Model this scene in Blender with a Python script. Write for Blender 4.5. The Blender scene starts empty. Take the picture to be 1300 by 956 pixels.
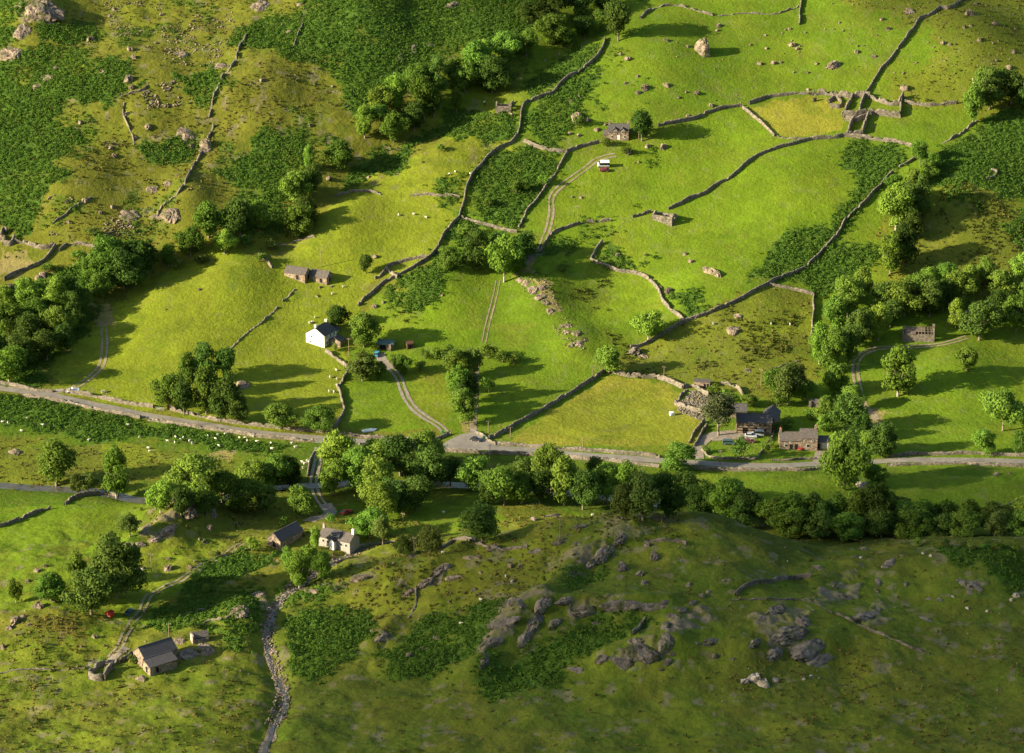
import bpy, bmesh, math, random
import numpy as np
from mathutils import Vector, Matrix
random.seed(7)
RNG = np.random.default_rng(11)
R = math.radians
scene = bpy.context.scene
COL = scene.collection

# ------------------------------------------------------------------ camera model (photo is 1300 x 956)
CAM_Z = 350.0; PITCH = R(20.0); FPX = 3421.0
cd = bpy.data.cameras.new('camera'); cam = bpy.data.objects.new('camera', cd); COL.objects.link(cam)
cam.location = (0, 0, CAM_Z); cam.rotation_euler = (math.pi/2 - PITCH, 0, 0)
cd.sensor_width = 36.0; cd.lens = 36.0*FPX/1300.0; cd.clip_start = 1.0; cd.clip_end = 12000.0
scene.camera = cam
CP, SP = math.cos(PITCH), math.sin(PITCH)

# ------------------------------------------------------------------ noise
def _h(ix, iy, seed):
    n = (ix.astype(np.int64)*374761393 + iy.astype(np.int64)*668265263 + seed*974634777) & 0xFFFFFFFF
    n = ((n ^ (n >> 13))*1274126177) & 0xFFFFFFFF
    n = (n ^ (n >> 16)) & 0xFFFFFFFF
    return n.astype(np.float64)/4294967295.0
def vn(x, y, seed=0):
    x = np.asarray(x, float); y = np.asarray(y, float)
    ix = np.floor(x); iy = np.floor(y); fx = x-ix; fy = y-iy
    fx = fx*fx*fx*(fx*(fx*6-15)+10); fy = fy*fy*fy*(fy*(fy*6-15)+10)
    a = _h(ix, iy, seed); b = _h(ix+1, iy, seed); c = _h(ix, iy+1, seed); d = _h(ix+1, iy+1, seed)
    return (a*(1-fx)+b*fx)*(1-fy) + (c*(1-fx)+d*fx)*fy
def fbm(x, y, wl, octv=3, seed=0, gain=0.5):
    t = 0; a = 1; s = 0
    for i in range(octv):
        t = t + a*(vn(x/wl+13.7*i, y/wl-7.1*i, seed+i)*2-1); s += a; a *= gain; wl = wl*0.47
    return t/s
def sstep(a, b, x):
    t = np.clip((x-a)/(b-a), 0, 1); return t*t*(3-2*t)
def seg_dist(x, y, P):
    """distance to polyline"""
    d = np.full(np.shape(x), 1e9)
    for i in range(len(P)-1):
        ax, ay = P[i][0], P[i][1]; bx, by = P[i+1][0], P[i+1][1]
        L = (bx-ax)**2+(by-ay)**2+1e-9
        t = np.clip(((x-ax)*(bx-ax)+(y-ay)*(by-ay))/L, 0, 1)
        d = np.minimum(d, np.hypot(x-ax-t*(bx-ax), y-ay-t*(by-ay)))
    return d

# ------------------------------------------------------------------ terrain height
def sp_(v, w): return w*np.logaddexp(0, v/w)
def Hbase(x, y):
    foot = 955 + 0.05*x + 10*fbm(x, y, 160, 2, 5)
    z = 0.43*sp_(y-foot, 26) - 0.25*sp_(y-1600, 60)
    z = z + sp_(338-0.545*y, 7)                      # the near mountain the view is taken from
    z = z + 0.018*(900-np.clip(y, 600, 900))*0.0
    z = z + 6*fbm(x, y, 210, 2, 9)*sstep(940, 1080, y) 
    return z
def knoll(x, y):
    A = 22*sstep(-45, 52, x)*(1-0.60*sstep(55, 105, x))
    A = A + 1.6*fbm(x, y, 34, 2, 31)*sstep(-30, 20, x)
    back = 1-sstep(778, 812, y)
    front = np.clip(1-(785-y)/88.0*0.80, 0.12, 1.0)
    front = np.where(y > 785, 1.0, front)*sstep(640, 690, y)
    return np.maximum(A, 0)*back*front
BUMPS = []      # (cx, cy, rx, ry, h)
CARVE = []      # (polyline, width, depth)
ROADP = []
def Hn(x, y, kn=True, detail=True):
    x = np.asarray(x, float); y = np.asarray(y, float)
    z = Hbase(x, y)
    if kn: z = z + knoll(x, y)
    for (cx, cy, rx, ry, h) in BUMPS:
        z = z + h*np.exp(-((x-cx)/rx)**2-((y-cy)/ry)**2)
    if detail:
        rough = sstep(1035, 1110, y)*sstep(20, -60, x) + sstep(840, 800, y)*1.0 + 0.30
        z = z + rough*(1.7*fbm(x, y, 46, 3, 2) + 0.75*(np.abs(fbm(x, y, 17, 2, 77)))) + 1.3*fbm(x, y, 75, 2, 66) + 0.28*fbm(x, y, 21, 2, 67)
        z = z + 1.0*sstep(835, 800, y)*fbm(x*.8+y*.4, y-x*.3, 9, 3, 55)
    for (P, w, dp) in CARVE:
        z = z - dp*np.exp(-(seg_dist(x, y, P)/w)**2)
    return z
def march(pxs, pys, fn):
    pxs = np.atleast_1d(np.asarray(pxs, float)); pys = np.atleast_1d(np.asarray(pys, float))
    a = (pxs-650)/FPX; b = -(pys-478)/FPX
    dx = a; dy = CP+b*SP; dz = -SP+b*CP
    t = np.arange(560, 1750, 2.0)[None, :]
    X = dx[:, None]*t; Y = dy[:, None]*t; Z = CAM_Z+dz[:, None]*t
    g = Z-fn(X, Y)
    k = np.argmax(g < 0, axis=1)
    k = np.where((g < 0).any(axis=1), np.maximum(k, 1), t.shape[1]-1)
    r = np.arange(len(pxs))
    g0 = g[r, k-1]; g1 = g[r, k]
    f = np.clip(g0/(g0-g1+1e-9), 0, 1)
    tt = t[0, k-1]+2.0*f
    return dx*tt, dy*tt
def H(x, y):
    return float(Hn(np.array([x]), np.array([y]))[0])
def at0(pts):        # on the plain terrain, used only to lay out bumps and gullies
    X, Y = march([p[0] for p in pts], [p[1] for p in pts], lambda x, y: Hn(x, y, True, False)); return list(zip(X, Y))
def atv(px, py):     # valley floor behind the knoll
    X, Y = march([px], [py], lambda x, y: Hn(x, y, False, False)); return X[0], Y[0]
def ats(pts):
    X, Y = march([p[0] for p in pts], [p[1] for p in pts], lambda x, y: Hn(x, y)); return list(zip(X, Y))
def at(px, py): return ats([(px, py)])[0]
def ppm(x, y):
    z = H(x, y); return FPX/(y*CP+(CAM_Z-z)*SP)
def bump(px, py, rpx, rm, h):
    (x, y), = at0([(px, py)]); BUMPS_N.append((x, y, rpx/3.6, rm, h))
BUMPS_N = []
# knolls and folds of the ground (photo column, row, half width px, half depth m, height m)
for b in [(235, 655, 42, 16, 8), (215, 690, 30, 10, 3), (560, 735, 90, 20, 4), (700, 690, 60, 14, 3.5), (470, 745, 60, 12, 3),
          (300, 790, 40, 12, 4), (60, 790, 60, 18, 4), (850, 815, 70, 14, 4), (780, 775, 80, 8, 3), (670, 800, 60, 14, 4), (1020, 800, 110, 16, 3),
          (1230, 730, 60, 16, 4), (1100, 720, 90, 10, 2), (560, 365, 60, 22, 4), (300, 345, 60, 26, 5), (690, 380, 45, 22, 5), (730, 435, 40, 12, 3),
          (890, 350, 80, 24, 3), (880, 410, 60, 22, 4), (960, 400, 70, 30, 5), (150, 100, 120, 30, 7), (40, 30, 70, 30, 10), (90, 240, 70, 25, 6),
          (330, 110, 70, 30, 6), (450, 40, 90, 35, 8), (240, 260, 40, 16, 6), (1230, 60, 100, 30, 8), (1100, 60, 80, 40, 4), (830, 80, 90, 40, 5),
          (1230, 250, 80, 24, 5), (1210, 480, 80, 20, 5), (430, 290, 70, 20, 4), (560, 220, 60, 20, 3), (1000, 250, 80, 30, 3), (240, 420, 100, 30, 3)]:
    bump(*b)
BUMPS = BUMPS_N
GULLY = at0([(800, -10), (745, 35), (680, 75), (600, 125), (540, 165), (470, 205), (410, 250), (360, 300), (290, 318), (200, 335), (150, 372), (110, 405)])
STREAM = at0([(520, 690), (470, 690), (445, 703), (405, 722), (385, 742), (362, 752), (345, 775), (338, 800), (343, 830), (356, 858), (362, 885), (345, 920), (330, 970)])
RIVER = at0([(-60, 608), (0, 613), (60, 617), (110, 622), (150, 629), (190, 633), (240, 630), (300, 622), (380, 612), (450, 608), (520, 610), (560, 612), (620, 614), (700, 620), (780, 628), (850, 636)])
SPUR = at0([(608, 850), (640, 810), (690, 768), (730, 722), (765, 695), (800, 676)])
SPUR2 = at0([(690, 778), (740, 772), (800, 768), (850, 764)])
DELL = at0([(640, 858), (700, 828), (750, 800), (820, 790)])
CARVE = [(GULLY, 9, 3.4), (STREAM, 4, 1.6), (RIVER, 5, 1.5), (SPUR, 5, -3.6), (SPUR2, 3, -2.0), (DELL, 5, 2.4),
         (at0([(500, 752), (540, 735), (580, 706)]), 4, -2.6), (at0([(770, 838), (820, 822), (860, 815)]), 4, -2.6), (at0([(950, 830), (1000, 812), (1050, 818)]), 5, -2.4), (at0([(165, 695), (200, 672), (240, 645)]), 5, -2.5),
         (at0([(1040, 745), (1060, 730), (1080, 722)]), 4, -1.5), (at0([(470, 815), (490, 800), (500, 790)]), 3, -2.2)]

# ------------------------------------------------------------------ materials
def newmat(name):
    m = bpy.data.materials.new(name); m.use_nodes = True
    nt = m.node_tree; bs = nt.nodes['Principled BSDF']; bs.inputs['Roughness'].default_value = 0.9
    bs.inputs['Specular IOR Level'].default_value = 0.15
    return m, nt, bs
def noise_col(nt, bs, c0, c1, scale, detail=4, space='pos', bump=0.0, bscale=None, rough=0.6, c2=None, s2=0.08, vor=None):
    N = nt.nodes; L = nt.links
    g = N.new('ShaderNodeNewGeometry'); src = g.outputs['Position']
    if space == 'obj':
        tc = N.new('ShaderNodeTexCoord'); src = tc.outputs['Object']
    n = N.new('ShaderNodeTexNoise'); n.inputs['Scale'].default_value = scale; n.inputs['Detail'].default_value = detail; n.inputs['Roughness'].default_value = rough
    L.new(src, n.inputs['Vector'])
    r = N.new('ShaderNodeValToRGB'); r.color_ramp.elements[0].position = 0.32; r.color_ramp.elements[1].position = 0.68
    r.color_ramp.elements[0].color = (*c0, 1); r.color_ramp.elements[1].color = (*c1, 1)
    L.new(n.outputs['Fac'], r.inputs['Fac']); out = r.outputs['Color']
    if c2:
        n2 = N.new('ShaderNodeTexNoise'); n2.inputs['Scale'].default_value = s2; n2.inputs['Detail'].default_value = 5; L.new(src, n2.inputs['Vector'])
        r2 = N.new('ShaderNodeValToRGB'); r2.color_ramp.elements[0].position = 0.52; r2.color_ramp.elements[1].position = 0.66; L.new(n2.outputs['Fac'], r2.inputs['Fac'])
        mx = N.new('ShaderNodeMixRGB'); L.new(r2.outputs['Color'], mx.inputs['Fac']); L.new(out, mx.inputs['Color1']); mx.inputs['Color2'].default_value = (*c2, 1); out = mx.outputs['Color']
    if vor:
        v = N.new('ShaderNodeTexVoronoi'); v.inputs['Scale'].default_value = vor; L.new(src, v.inputs['Vector'])
        hs = N.new('ShaderNodeMixRGB'); hs.blend_type = 'MULTIPLY'; hs.inputs['Fac'].default_value = 0.75
        rr = N.new('ShaderNodeValToRGB'); rr.color_ramp.elements[0].color = (0.35, 0.35, 0.36, 1); rr.color_ramp.elements[1].color = (1.45, 1.38, 1.28, 1)
        sep = N.new('ShaderNodeSeparateColor'); L.new(v.outputs['Color'], sep.inputs['Color']); L.new(sep.outputs[0], rr.inputs['Fac'])
        L.new(out, hs.inputs['Color1']); L.new(rr.outputs['Color'], hs.inputs['Color2']); out = hs.outputs['Color']
    L.new(out, bs.inputs['Base Color'])
    if bump:
        nb = N.new('ShaderNodeTexNoise'); nb.inputs['Scale'].default_value = bscale or scale*2; nb.inputs['Detail'].default_value = 5; L.new(src, nb.inputs['Vector'])
        b = N.new('ShaderNodeBump'); b.inputs['Strength'].default_value = 1.0; b.inputs['Distance'].default_value = bump
        L.new(nb.outputs['Fac'], b.inputs['Height']); L.new(b.outputs['Normal'], bs.inputs['Normal'])
    return out
M = {}
def simple(name, c, rough=0.8, spec=0.2, metal=0.0, vary=0.12, sc=1.5):
    m, nt, bs = newmat(name); noise_col(nt, bs, [v*(1-vary) for v in c], [v*(1+vary) for v in c], sc)
    bs.inputs['Roughness'].default_value = rough; bs.inputs['Specular IOR Level'].default_value = spec; bs.inputs['Metallic'].default_value = metal
    M[name] = m; return m
def stone(name, c0, c1, c2, vor=2.2, bump=0.12):
    m, nt, bs = newmat(name); noise_col(nt, bs, c0, c1, 1.1, 5, c2=c2, s2=0.35, vor=vor, bump=bump, bscale=3.0); M[name] = m
stone('drystone', (0.135, 0.118, 0.10), (0.245, 0.215, 0.178), (0.12, 0.12, 0.08), 2.2)
stone('house_stone', (0.18, 0.14, 0.105), (0.31, 0.245, 0.185), (0.14, 0.12, 0.10), 1.8, 0.06)
stone('rock', (0.17, 0.135, 0.105), (0.31, 0.255, 0.20), (0.10, 0.115, 0.04), 0.7, 0.5)
stone('grey_rock', (0.12, 0.107, 0.09), (0.225, 0.20, 0.17), (0.085, 0.10, 0.035), 0.5, 0.5)
stone('pale_rock', (0.34, 0.30, 0.26), (0.50, 0.45, 0.40), (0.24, 0.22, 0.16), 0.9, 0.2)
simple('slate', (0.085, 0.08, 0.08), 0.8, 0.15, vary=0.25, sc=2.2)
simple('old_slate', (0.105, 0.092, 0.082), 0.85, 0.12, vary=0.3, sc=1.6)
simple('whitewash', (0.70, 0.69, 0.65), vary=0.08); simple('shaded_whitewash', (0.30, 0.28, 0.245), vary=0.12)  # darker second whitewash carries the lower cottage's shade in its colour
simple('dark_opening', (0.012, 0.012, 0.012), vary=0.3)
simple('glass', (0.02, 0.025, 0.03), 0.15, 0.6)
simple('window_paint', (0.62, 0.60, 0.56)); simple('brown_wood', (0.10, 0.055, 0.035)); simple('green_tin', (0.10, 0.16, 0.13))
simple('red_paint', (0.42, 0.03, 0.03), 0.35, 0.5, vary=0.04); simple('maroon_paint', (0.16, 0.03, 0.04), 0.35, 0.5); simple('white_paint', (0.8, 0.8, 0.8), 0.35, 0.5, vary=0.03)
simple('black_paint', (0.035, 0.037, 0.042), 0.25, 0.5); simple('silver_paint', (0.42, 0.45, 0.48), 0.3, 0.5); simple('teal_paint', (0.05, 0.10, 0.11), 0.3, 0.5); simple('blue_paint', (0.05, 0.26, 0.36), 0.35, 0.5)
simple('tyre', (0.02, 0.02, 0.02)); simple('rim', (0.35, 0.35, 0.35), 0.4); simple('lamp_glass', (0.7, 0.7, 0.65), 0.2, 0.6)
simple('pole_wood', (0.22, 0.17, 0.12)); simple('bark', (0.17, 0.14, 0.105), vary=0.35, sc=2.5); simple('pale_bark', (0.30, 0.26, 0.21), vary=0.3, sc=2.5)
simple('chimney_pot', (0.40, 0.13, 0.08)); simple('wool', (0.58, 0.54, 0.45), vary=0.12, sc=4); simple('dark_face', (0.10, 0.08, 0.07))
simple('pale_door', (0.45, 0.43, 0.38)); simple('plastic', (0.75, 0.76, 0.76), 0.5, 0.3, vary=0.04); simple('green_plastic', (0.03, 0.14, 0.06))
m, nt, bs = newmat('asphalt'); noise_col(nt, bs, (0.17, 0.155, 0.13), (0.24, 0.22, 0.185), 0.35, 6, c2=(0.16, 0.15, 0.13), s2=0.12); M['asphalt'] = m
m, nt, bs = newmat('dirt'); noise_col(nt, bs, (0.19, 0.15, 0.10), (0.30, 0.24, 0.17), 0.7, 6, c2=(0.13, 0.15, 0.045), s2=0.5); M['dirt'] = m
m, nt, bs = newmat('gravel'); noise_col(nt, bs, (0.17, 0.14, 0.11), (0.30, 0.26, 0.21), 0.8, 6, bump=0.1); M['gravel'] = m
m, nt, bs = newmat('water'); noise_col(nt, bs, (0.05, 0.05, 0.045), (0.10, 0.095, 0.085), 0.4, 4, bump=0.12, bscale=1.4)
bs.inputs['Roughness'].default_value = 0.12; bs.inputs['Specular IOR Level'].default_value = 0.6; M['water'] = m

def leafmat(name, c, c2, trans=0.3):
    m = bpy.data.materials.new(name); m.use_nodes = True; nt = m.node_tree; N = nt.nodes; L = nt.links
    N.clear(); out = N.new('ShaderNodeOutputMaterial'); d = N.new('ShaderNodeBsdfDiffuse'); t = N.new('ShaderNodeBsdfTranslucent'); mx = N.new('ShaderNodeMixShader')
    mx.inputs['Fac'].default_value = trans
    g = N.new('ShaderNodeNewGeometry'); oi = N.new('ShaderNodeObjectInfo'); n = N.new('ShaderNodeTexNoise'); n.inputs['Scale'].default_value = 0.45; n.inputs['Detail'].default_value = 3
    L.new(g.outputs['Position'], n.inputs['Vector'])
    c_ = N.new('ShaderNodeMixRGB'); c_.inputs['Color1'].default_value = (*c, 1); c_.inputs['Color2'].default_value = (*c2, 1); L.new(n.outputs['Fac'], c_.inputs['Fac'])
    hs = N.new('ShaderNodeHueSaturation'); L.new(c_.outputs['Color'], hs.inputs['Color'])
    mr = N.new('ShaderNodeMapRange'); mr.inputs['To Min'].default_value = 0.68; mr.inputs['To Max'].default_value = 1.35; L.new(oi.outputs['Random'], mr.inputs['Value']); L.new(mr.outputs['Result'], hs.inputs['Value'])
    wn = N.new('ShaderNodeTexWhiteNoise'); wn.noise_dimensions = '1D'; L.new(oi.outputs['Random'], wn.inputs['W'])
    mh = N.new('ShaderNodeMapRange'); mh.inputs['To Min'].default_value = 0.474; mh.inputs['To Max'].default_value = 0.508; L.new(wn.outputs['Value'], mh.inputs['Value']); L.new(mh.outputs['Result'], hs.inputs['Hue'])
    L.new(hs.outputs['Color'], d.inputs['Color']); L.new(hs.outputs['Color'], t.inputs['Color'])
    L.new(d.outputs[0], mx.inputs[1]); L.new(t.outputs[0], mx.inputs[2]); L.new(mx.outputs[0], out.inputs['Surface']); M[name] = m
leafmat('leaf_light', (0.137, 0.249, 0.030), (0.194, 0.311, 0.047), 0.4)
leafmat('leaf_mid', (0.102, 0.195, 0.026), (0.152, 0.258, 0.042), 0.4)
leafmat('leaf_dark', (0.056, 0.113, 0.020), (0.089, 0.159, 0.032), 0.4)
leafmat('leaf_olive', (0.097, 0.145, 0.030), (0.137, 0.201, 0.047), 0.4)
leafmat('leaf_pine', (0.045, 0.06, 0.025), (0.075, 0.085, 0.035), 0.1)
leafmat('fern', (0.066, 0.155, 0.022), (0.100, 0.205, 0.031), 0.4)
leafmat('tussock', (0.13, 0.125, 0.03), (0.17, 0.155, 0.045), 0.2)
leafmat('rush', (0.068, 0.092, 0.018), (0.10, 0.12, 0.03), 0.3)

# ------------------------------------------------------------------ object helpers
def tag(o, label=None, cat=None, group=None, kind=None):
    if label and not 4 <= len(label.split()) <= 16: print('LONG', len(label.split()), label)
    if label: o['label'] = label
    if cat: o['category'] = cat
    if group: o['group'] = group
    if kind: o['kind'] = kind
    return o
def link(name, me, parent=None, mat=None):
    o = bpy.data.objects.new(name, me); COL.objects.link(o)
    if mat is not None: me.materials.append(M[mat])
    if parent: o.parent = parent
    return o
def empty(name, loc, rz=0, label=None, cat=None, group=None):
    o = bpy.data.objects.new(name, None); COL.objects.link(o); o.location = loc; o.rotation_euler = (0, 0, rz); o.empty_display_size = 0.5
    return tag(o, label, cat, group)
def npmesh(name, V, F, smooth=False):
    V = np.asarray(V, np.float32); F = np.asarray(F, np.int32); k = F.shape[1]
    me = bpy.data.meshes.new(name); me.vertices.add(len(V)); me.vertices.foreach_set('co', V.ravel())
    me.loops.add(F.size); me.loops.foreach_set('vertex_index', F.ravel()); me.polygons.add(len(F))
    me.polygons.foreach_set('loop_start', np.arange(0, F.size, k, dtype=np.int32)); me.polygons.foreach_set('loop_total', np.full(len(F), k, np.int32))
    if smooth: me.polygons.foreach_set('use_smooth', np.ones(len(F), bool))
    me.update(calc_edges=True); return me
class MB:
    def __init__(s): s.bm = bmesh.new()
    def box(s, x0, x1, y0, y1, z0, z1, bev=0.0):
        r = bmesh.ops.create_cube(s.bm, size=1.0)['verts']
        for v in r:
            v.co = Vector((x0+(v.co.x+.5)*(x1-x0), y0+(v.co.y+.5)*(y1-y0), z0+(v.co.z+.5)*(z1-z0)))
        if bev:
            es = {e for v in r for e in v.link_edges}
            bmesh.ops.bevel(s.bm, geom=list(es), offset=bev, segments=2, affect='EDGES', profile=0.6)
        return s
    def prism(s, poly, axis, a, b):
        """poly in the plane perpendicular to axis, extruded from a to b"""
        def P(p, t): return {'x': (t, p[0], p[1]), 'y': (p[0], t, p[1]), 'z': (p[0], p[1], t)}[axis]
        A = [s.bm.verts.new(P(p, a)) for p in poly]; B = [s.bm.verts.new(P(p, b)) for p in poly]; n = len(poly)
        s.bm.faces.new(A); s.bm.faces.new(B[::-1])
        for i in range(n): s.bm.faces.new((A[i], B[i], B[(i+1) % n], A[(i+1) % n]))
        return s
    def tube(s, p0, p1, r0, r1, n=7):
        p0 = Vector(p0); p1 = Vector(p1); d = (p1-p0); q = d.to_track_quat('Z', 'Y')
        A = []; B = []
        for i in range(n):
            a = 2*math.pi*i/n; c = Vector((math.cos(a), math.sin(a), 0))
            A.append(s.bm.verts.new(p0+q@(c*r0))); B.append(s.bm.verts.new(p1+q@(c*r1)))
        for i in range(n): s.bm.faces.new((A[i], A[(i+1) % n], B[(i+1) % n], B[i]))
        s.bm.faces.new(A[::-1]); s.bm.faces.new(B); return s
    def ball(s, c, rx, ry, rz, sub=2):
        r = bmesh.ops.create_icosphere(s.bm, subdivisions=sub, radius=1.0)['verts']
        for v in r: v.co = Vector((c[0]+v.co.x*rx, c[1]+v.co.y*ry, c[2]+v.co.z*rz))
        return s
    def mesh(s, name, smooth=False):
        bmesh.ops.recalc_face_normals(s.bm, faces=s.bm.faces[:])
        me = bpy.data.meshes.new(name); s.bm.to_mesh(me); s.bm.free()
        if smooth:
            for p in me.polygons: p.use_smooth = True
        return me
    def build(s, name, mat, parent=None, smooth=False): return link(name, s.mesh(name, smooth), parent, mat)
def copy_tree(o, parent=None):
    c = o.copy(); COL.objects.link(c); c.parent = parent
    for ch in o.children: copy_tree(ch, c)
    return c
ORD = ['first', 'second', 'third', 'fourth', 'fifth', 'sixth', 'seventh', 'eighth', 'ninth', 'tenth', 'eleventh', 'twelfth', 'thirteenth', 'fourteenth', 'fifteenth', 'sixteenth', 'seventeenth', 'eighteenth', 'nineteenth', 'twentieth']
# ------------------------------------------------------------------ ground cover zones (photo polygon, cover, edge wobble in m)
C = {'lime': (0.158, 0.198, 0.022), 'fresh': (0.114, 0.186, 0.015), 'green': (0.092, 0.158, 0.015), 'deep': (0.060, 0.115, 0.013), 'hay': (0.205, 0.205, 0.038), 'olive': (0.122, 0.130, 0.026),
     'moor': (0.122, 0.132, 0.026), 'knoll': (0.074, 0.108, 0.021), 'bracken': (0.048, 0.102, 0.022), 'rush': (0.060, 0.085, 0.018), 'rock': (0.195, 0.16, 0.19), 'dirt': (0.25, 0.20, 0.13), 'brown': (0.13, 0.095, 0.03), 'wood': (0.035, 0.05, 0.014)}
Z = []
def zone(cov, pts, wob=1.5, k=1.0): Z.append((cov, pts, wob, k))
# fields
zone('moor', [(-40, -40), (420, -40), (420, 60), (400, 180), (350, 300), (100, 330), (-40, 330)], 6, 1)
zone('olive', [(350, 62), (400, 80), (440, 115), (450, 150), (400, 170), (350, 165), (280, 215), (200, 300), (100, 330), (60, 300), (100, 200), (180, 180), (240, 120), (300, 90)], 5, .8)
zone('green', [(560, -20), (1340, -40), (1340, 620), (1000, 600), (560, 560), (560, 230)], 1)
zone('lime', [(345, 335), (430, 250), (520, 200), (600, 160), (655, 175), (605, 215), (590, 255), (580, 280), (545, 328), (480, 355), (455, 388), (440, 440), (440, 500), (432, 545), (350, 545), (200, 522), (70, 500), (60, 470), (110, 400), (190, 350), (300, 318)], 2)
zone('green', [(565, 300), (640, 370), (700, 460), (770, 470), (620, 557), (560, 545), (440, 545), (437, 470), (470, 385), (545, 335)], 2)
zone('green', [(745, 60), (800, 30), (1000, 60), (1100, 120), (950, 130), (830, 160), (790, 155), (740, 160), (735, 130)], 3)
zone('moor', [(1000, -30), (1340, -30), (1340, 150), (1160, 140), (1120, 110), (1180, 40)], 5, .7)
zone('hay', [(948, 138), (985, 128), (1030, 122), (1075, 128), (1070, 165), (1030, 175), (985, 172)], .6)
zone('fresh', [(735, 210), (790, 180), (900, 150), (945, 138), (985, 172), (1030, 178), (925, 228), (803, 276), (705, 296), (690, 280), (705, 240)], 2, .75)
zone('fresh', [(705, 296), (803, 276), (925, 228), (1028, 178), (1080, 178), (1085, 215), (1065, 265), (1000, 290), (955, 350), (930, 385), (870, 400), (838, 365), (757, 316)], 2, .75)
zone('olive', [(800, 443), (870, 408), (975, 362), (1032, 374), (1029, 430), (1040, 480), (985, 510), (940, 500), (880, 490), (775, 472)], 1, .8)
zone('lime', [(885, 410), (930, 390), (980, 370), (1028, 376), (1026, 420), (960, 430), (905, 425)], 4, .6)
zone('hay', [(775, 476), (850, 487), (862, 500), (858, 515), (893, 533), (880, 565), (700, 568), (645, 560), (700, 520)], .6)
zone('lime', [(690, 540), (760, 500), (850, 500), (880, 540), (870, 562), (720, 566)], 5, .6)
zone('olive', [(1150, 250), (1300, 240), (1340, 300), (1340, 380), (1180, 370), (1120, 380), (1110, 340)], 5, .8)
zone('fresh', [(1160, 480), (1250, 440), (1340, 430), (1340, 520), (1250, 520), (1150, 530)], 4, .4)
# below the road
zone('deep', [(-40, 500), (200, 535), (350, 558), (560, 572), (1340, 595), (1340, 700), (-40, 700)], 1)
zone('green', [(880, 605), (1340, 600), (1340, 640), (1260, 650), (1150, 662), (900, 640)], 3)
zone('olive', [(-40, 540), (0, 545), (60, 560), (130, 562), (200, 560), (300, 575), (260, 610), (180, 625), (0, 610)], 4, .7)
zone('olive', [(310, 640), (460, 640), (700, 660), (900, 650), (900, 700), (640, 760), (500, 790), (300, 700), (180, 680), (160, 650)], 6, .75)
zone('green', [(-40, 640), (60, 645), (180, 640), (190, 670), (140, 700), (60, 720), (-40, 730)], 2)
zone('green', [(480, 632), (640, 640), (720, 650), (690, 672), (600, 680), (480, 665)], 3, .7)
zone('green', [(-40, 720), (100, 720), (200, 690), (280, 690), (230, 740), (160, 800), (60, 800), (-40, 790)], 4, .9)
zone('moor', [(-40, 780), (140, 790), (200, 830), (300, 860), (340, 990), (-40, 990)], 4)
zone('olive', [(30, 770), (90, 760), (130, 790), (100, 830), (20, 830), (0, 800)], 5, .9)
zone('brown', [(50, 768), (95, 770), (120, 800), (80, 815), (50, 800)], 5, .5)
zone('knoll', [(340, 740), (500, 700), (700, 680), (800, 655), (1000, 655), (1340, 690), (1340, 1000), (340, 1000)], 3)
zone('olive', [(440, 720), (560, 700), (700, 690), (740, 700), (640, 780), (560, 790), (500, 800), (420, 760)], 5, .9)
zone('lime', [(500, 700), (640, 715), (700, 720), (620, 760), (520, 770), (470, 740)], 7, .45)
zone('brown', [(650, 640), (700, 640), (745, 655), (700, 672), (660, 668)], 4, .5)
zone('brown', [(980, 800), (1200, 830), (1340, 850), (1340, 990), (980, 990), (940, 850)], 10, .18)
zone('green', [(800, 790), (980, 770), (980, 860), (830, 880)], 10, .3)
zone('fresh', [(560, 365), (590, 345), (625, 352), (612, 420), (580, 442), (540, 438), (495, 432), (478, 415), (530, 408)], 1.5, .9)
zone('fresh', [(445, 485), (500, 488), (515, 515), (550, 542), (500, 552), (440, 545), (440, 510)], 1.5, .7)
zone('lime', [(515, 470), (570, 470), (575, 500), (572, 545), (545, 535), (520, 505)], 2, .6)
zone('fresh', [(615, 500), (700, 440), (760, 460), (700, 505), (640, 545), (610, 540)], 3, .5)
zone('fresh', [(690, 385), (760, 360), (800, 355), (840, 390), (820, 415), (760, 420), (720, 400)], 3, .7)
zone('lime', [(770, 560), (900, 600), (1050, 600), (1050, 620), (900, 620)], 2, .0)
zone('fresh', [(-20, 645), (60, 645), (180, 640), (185, 668), (140, 690), (100, 700), (60, 715), (-20, 715)], 3, .6)
zone('lime', [(180, 700), (230, 680), (290, 680), (275, 705), (215, 745), (170, 750)], 3, .7)
zone('lime', [(100, 790), (160, 770), (175, 775), (150, 815), (115, 830), (100, 810)], 3, .7)
zone('lime', [(130, 562), (210, 562), (230, 580), (180, 615), (150, 600)], 4, .6)
zone('bracken', [(1205, 244), (1235, 250), (1250, 262), (1225, 268), (1205, 258)], 3)
zone('rush', [(1180, 245), (1340, 240), (1340, 360), (1260, 340), (1170, 330)], 5, .4)
zone('brown', [(1180, 790), (1340, 780), (1340, 870), (1060, 870), (1100, 845)], 8, .15)
zone('green', [(150, 760), (210, 735), (240, 735), (170, 800), (130, 835), (110, 800)], 4, .8)
zone('green', [(0, 815), (100, 820), (160, 845), (340, 860), (330, 990), (-20, 990)], 6, .55)
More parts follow.
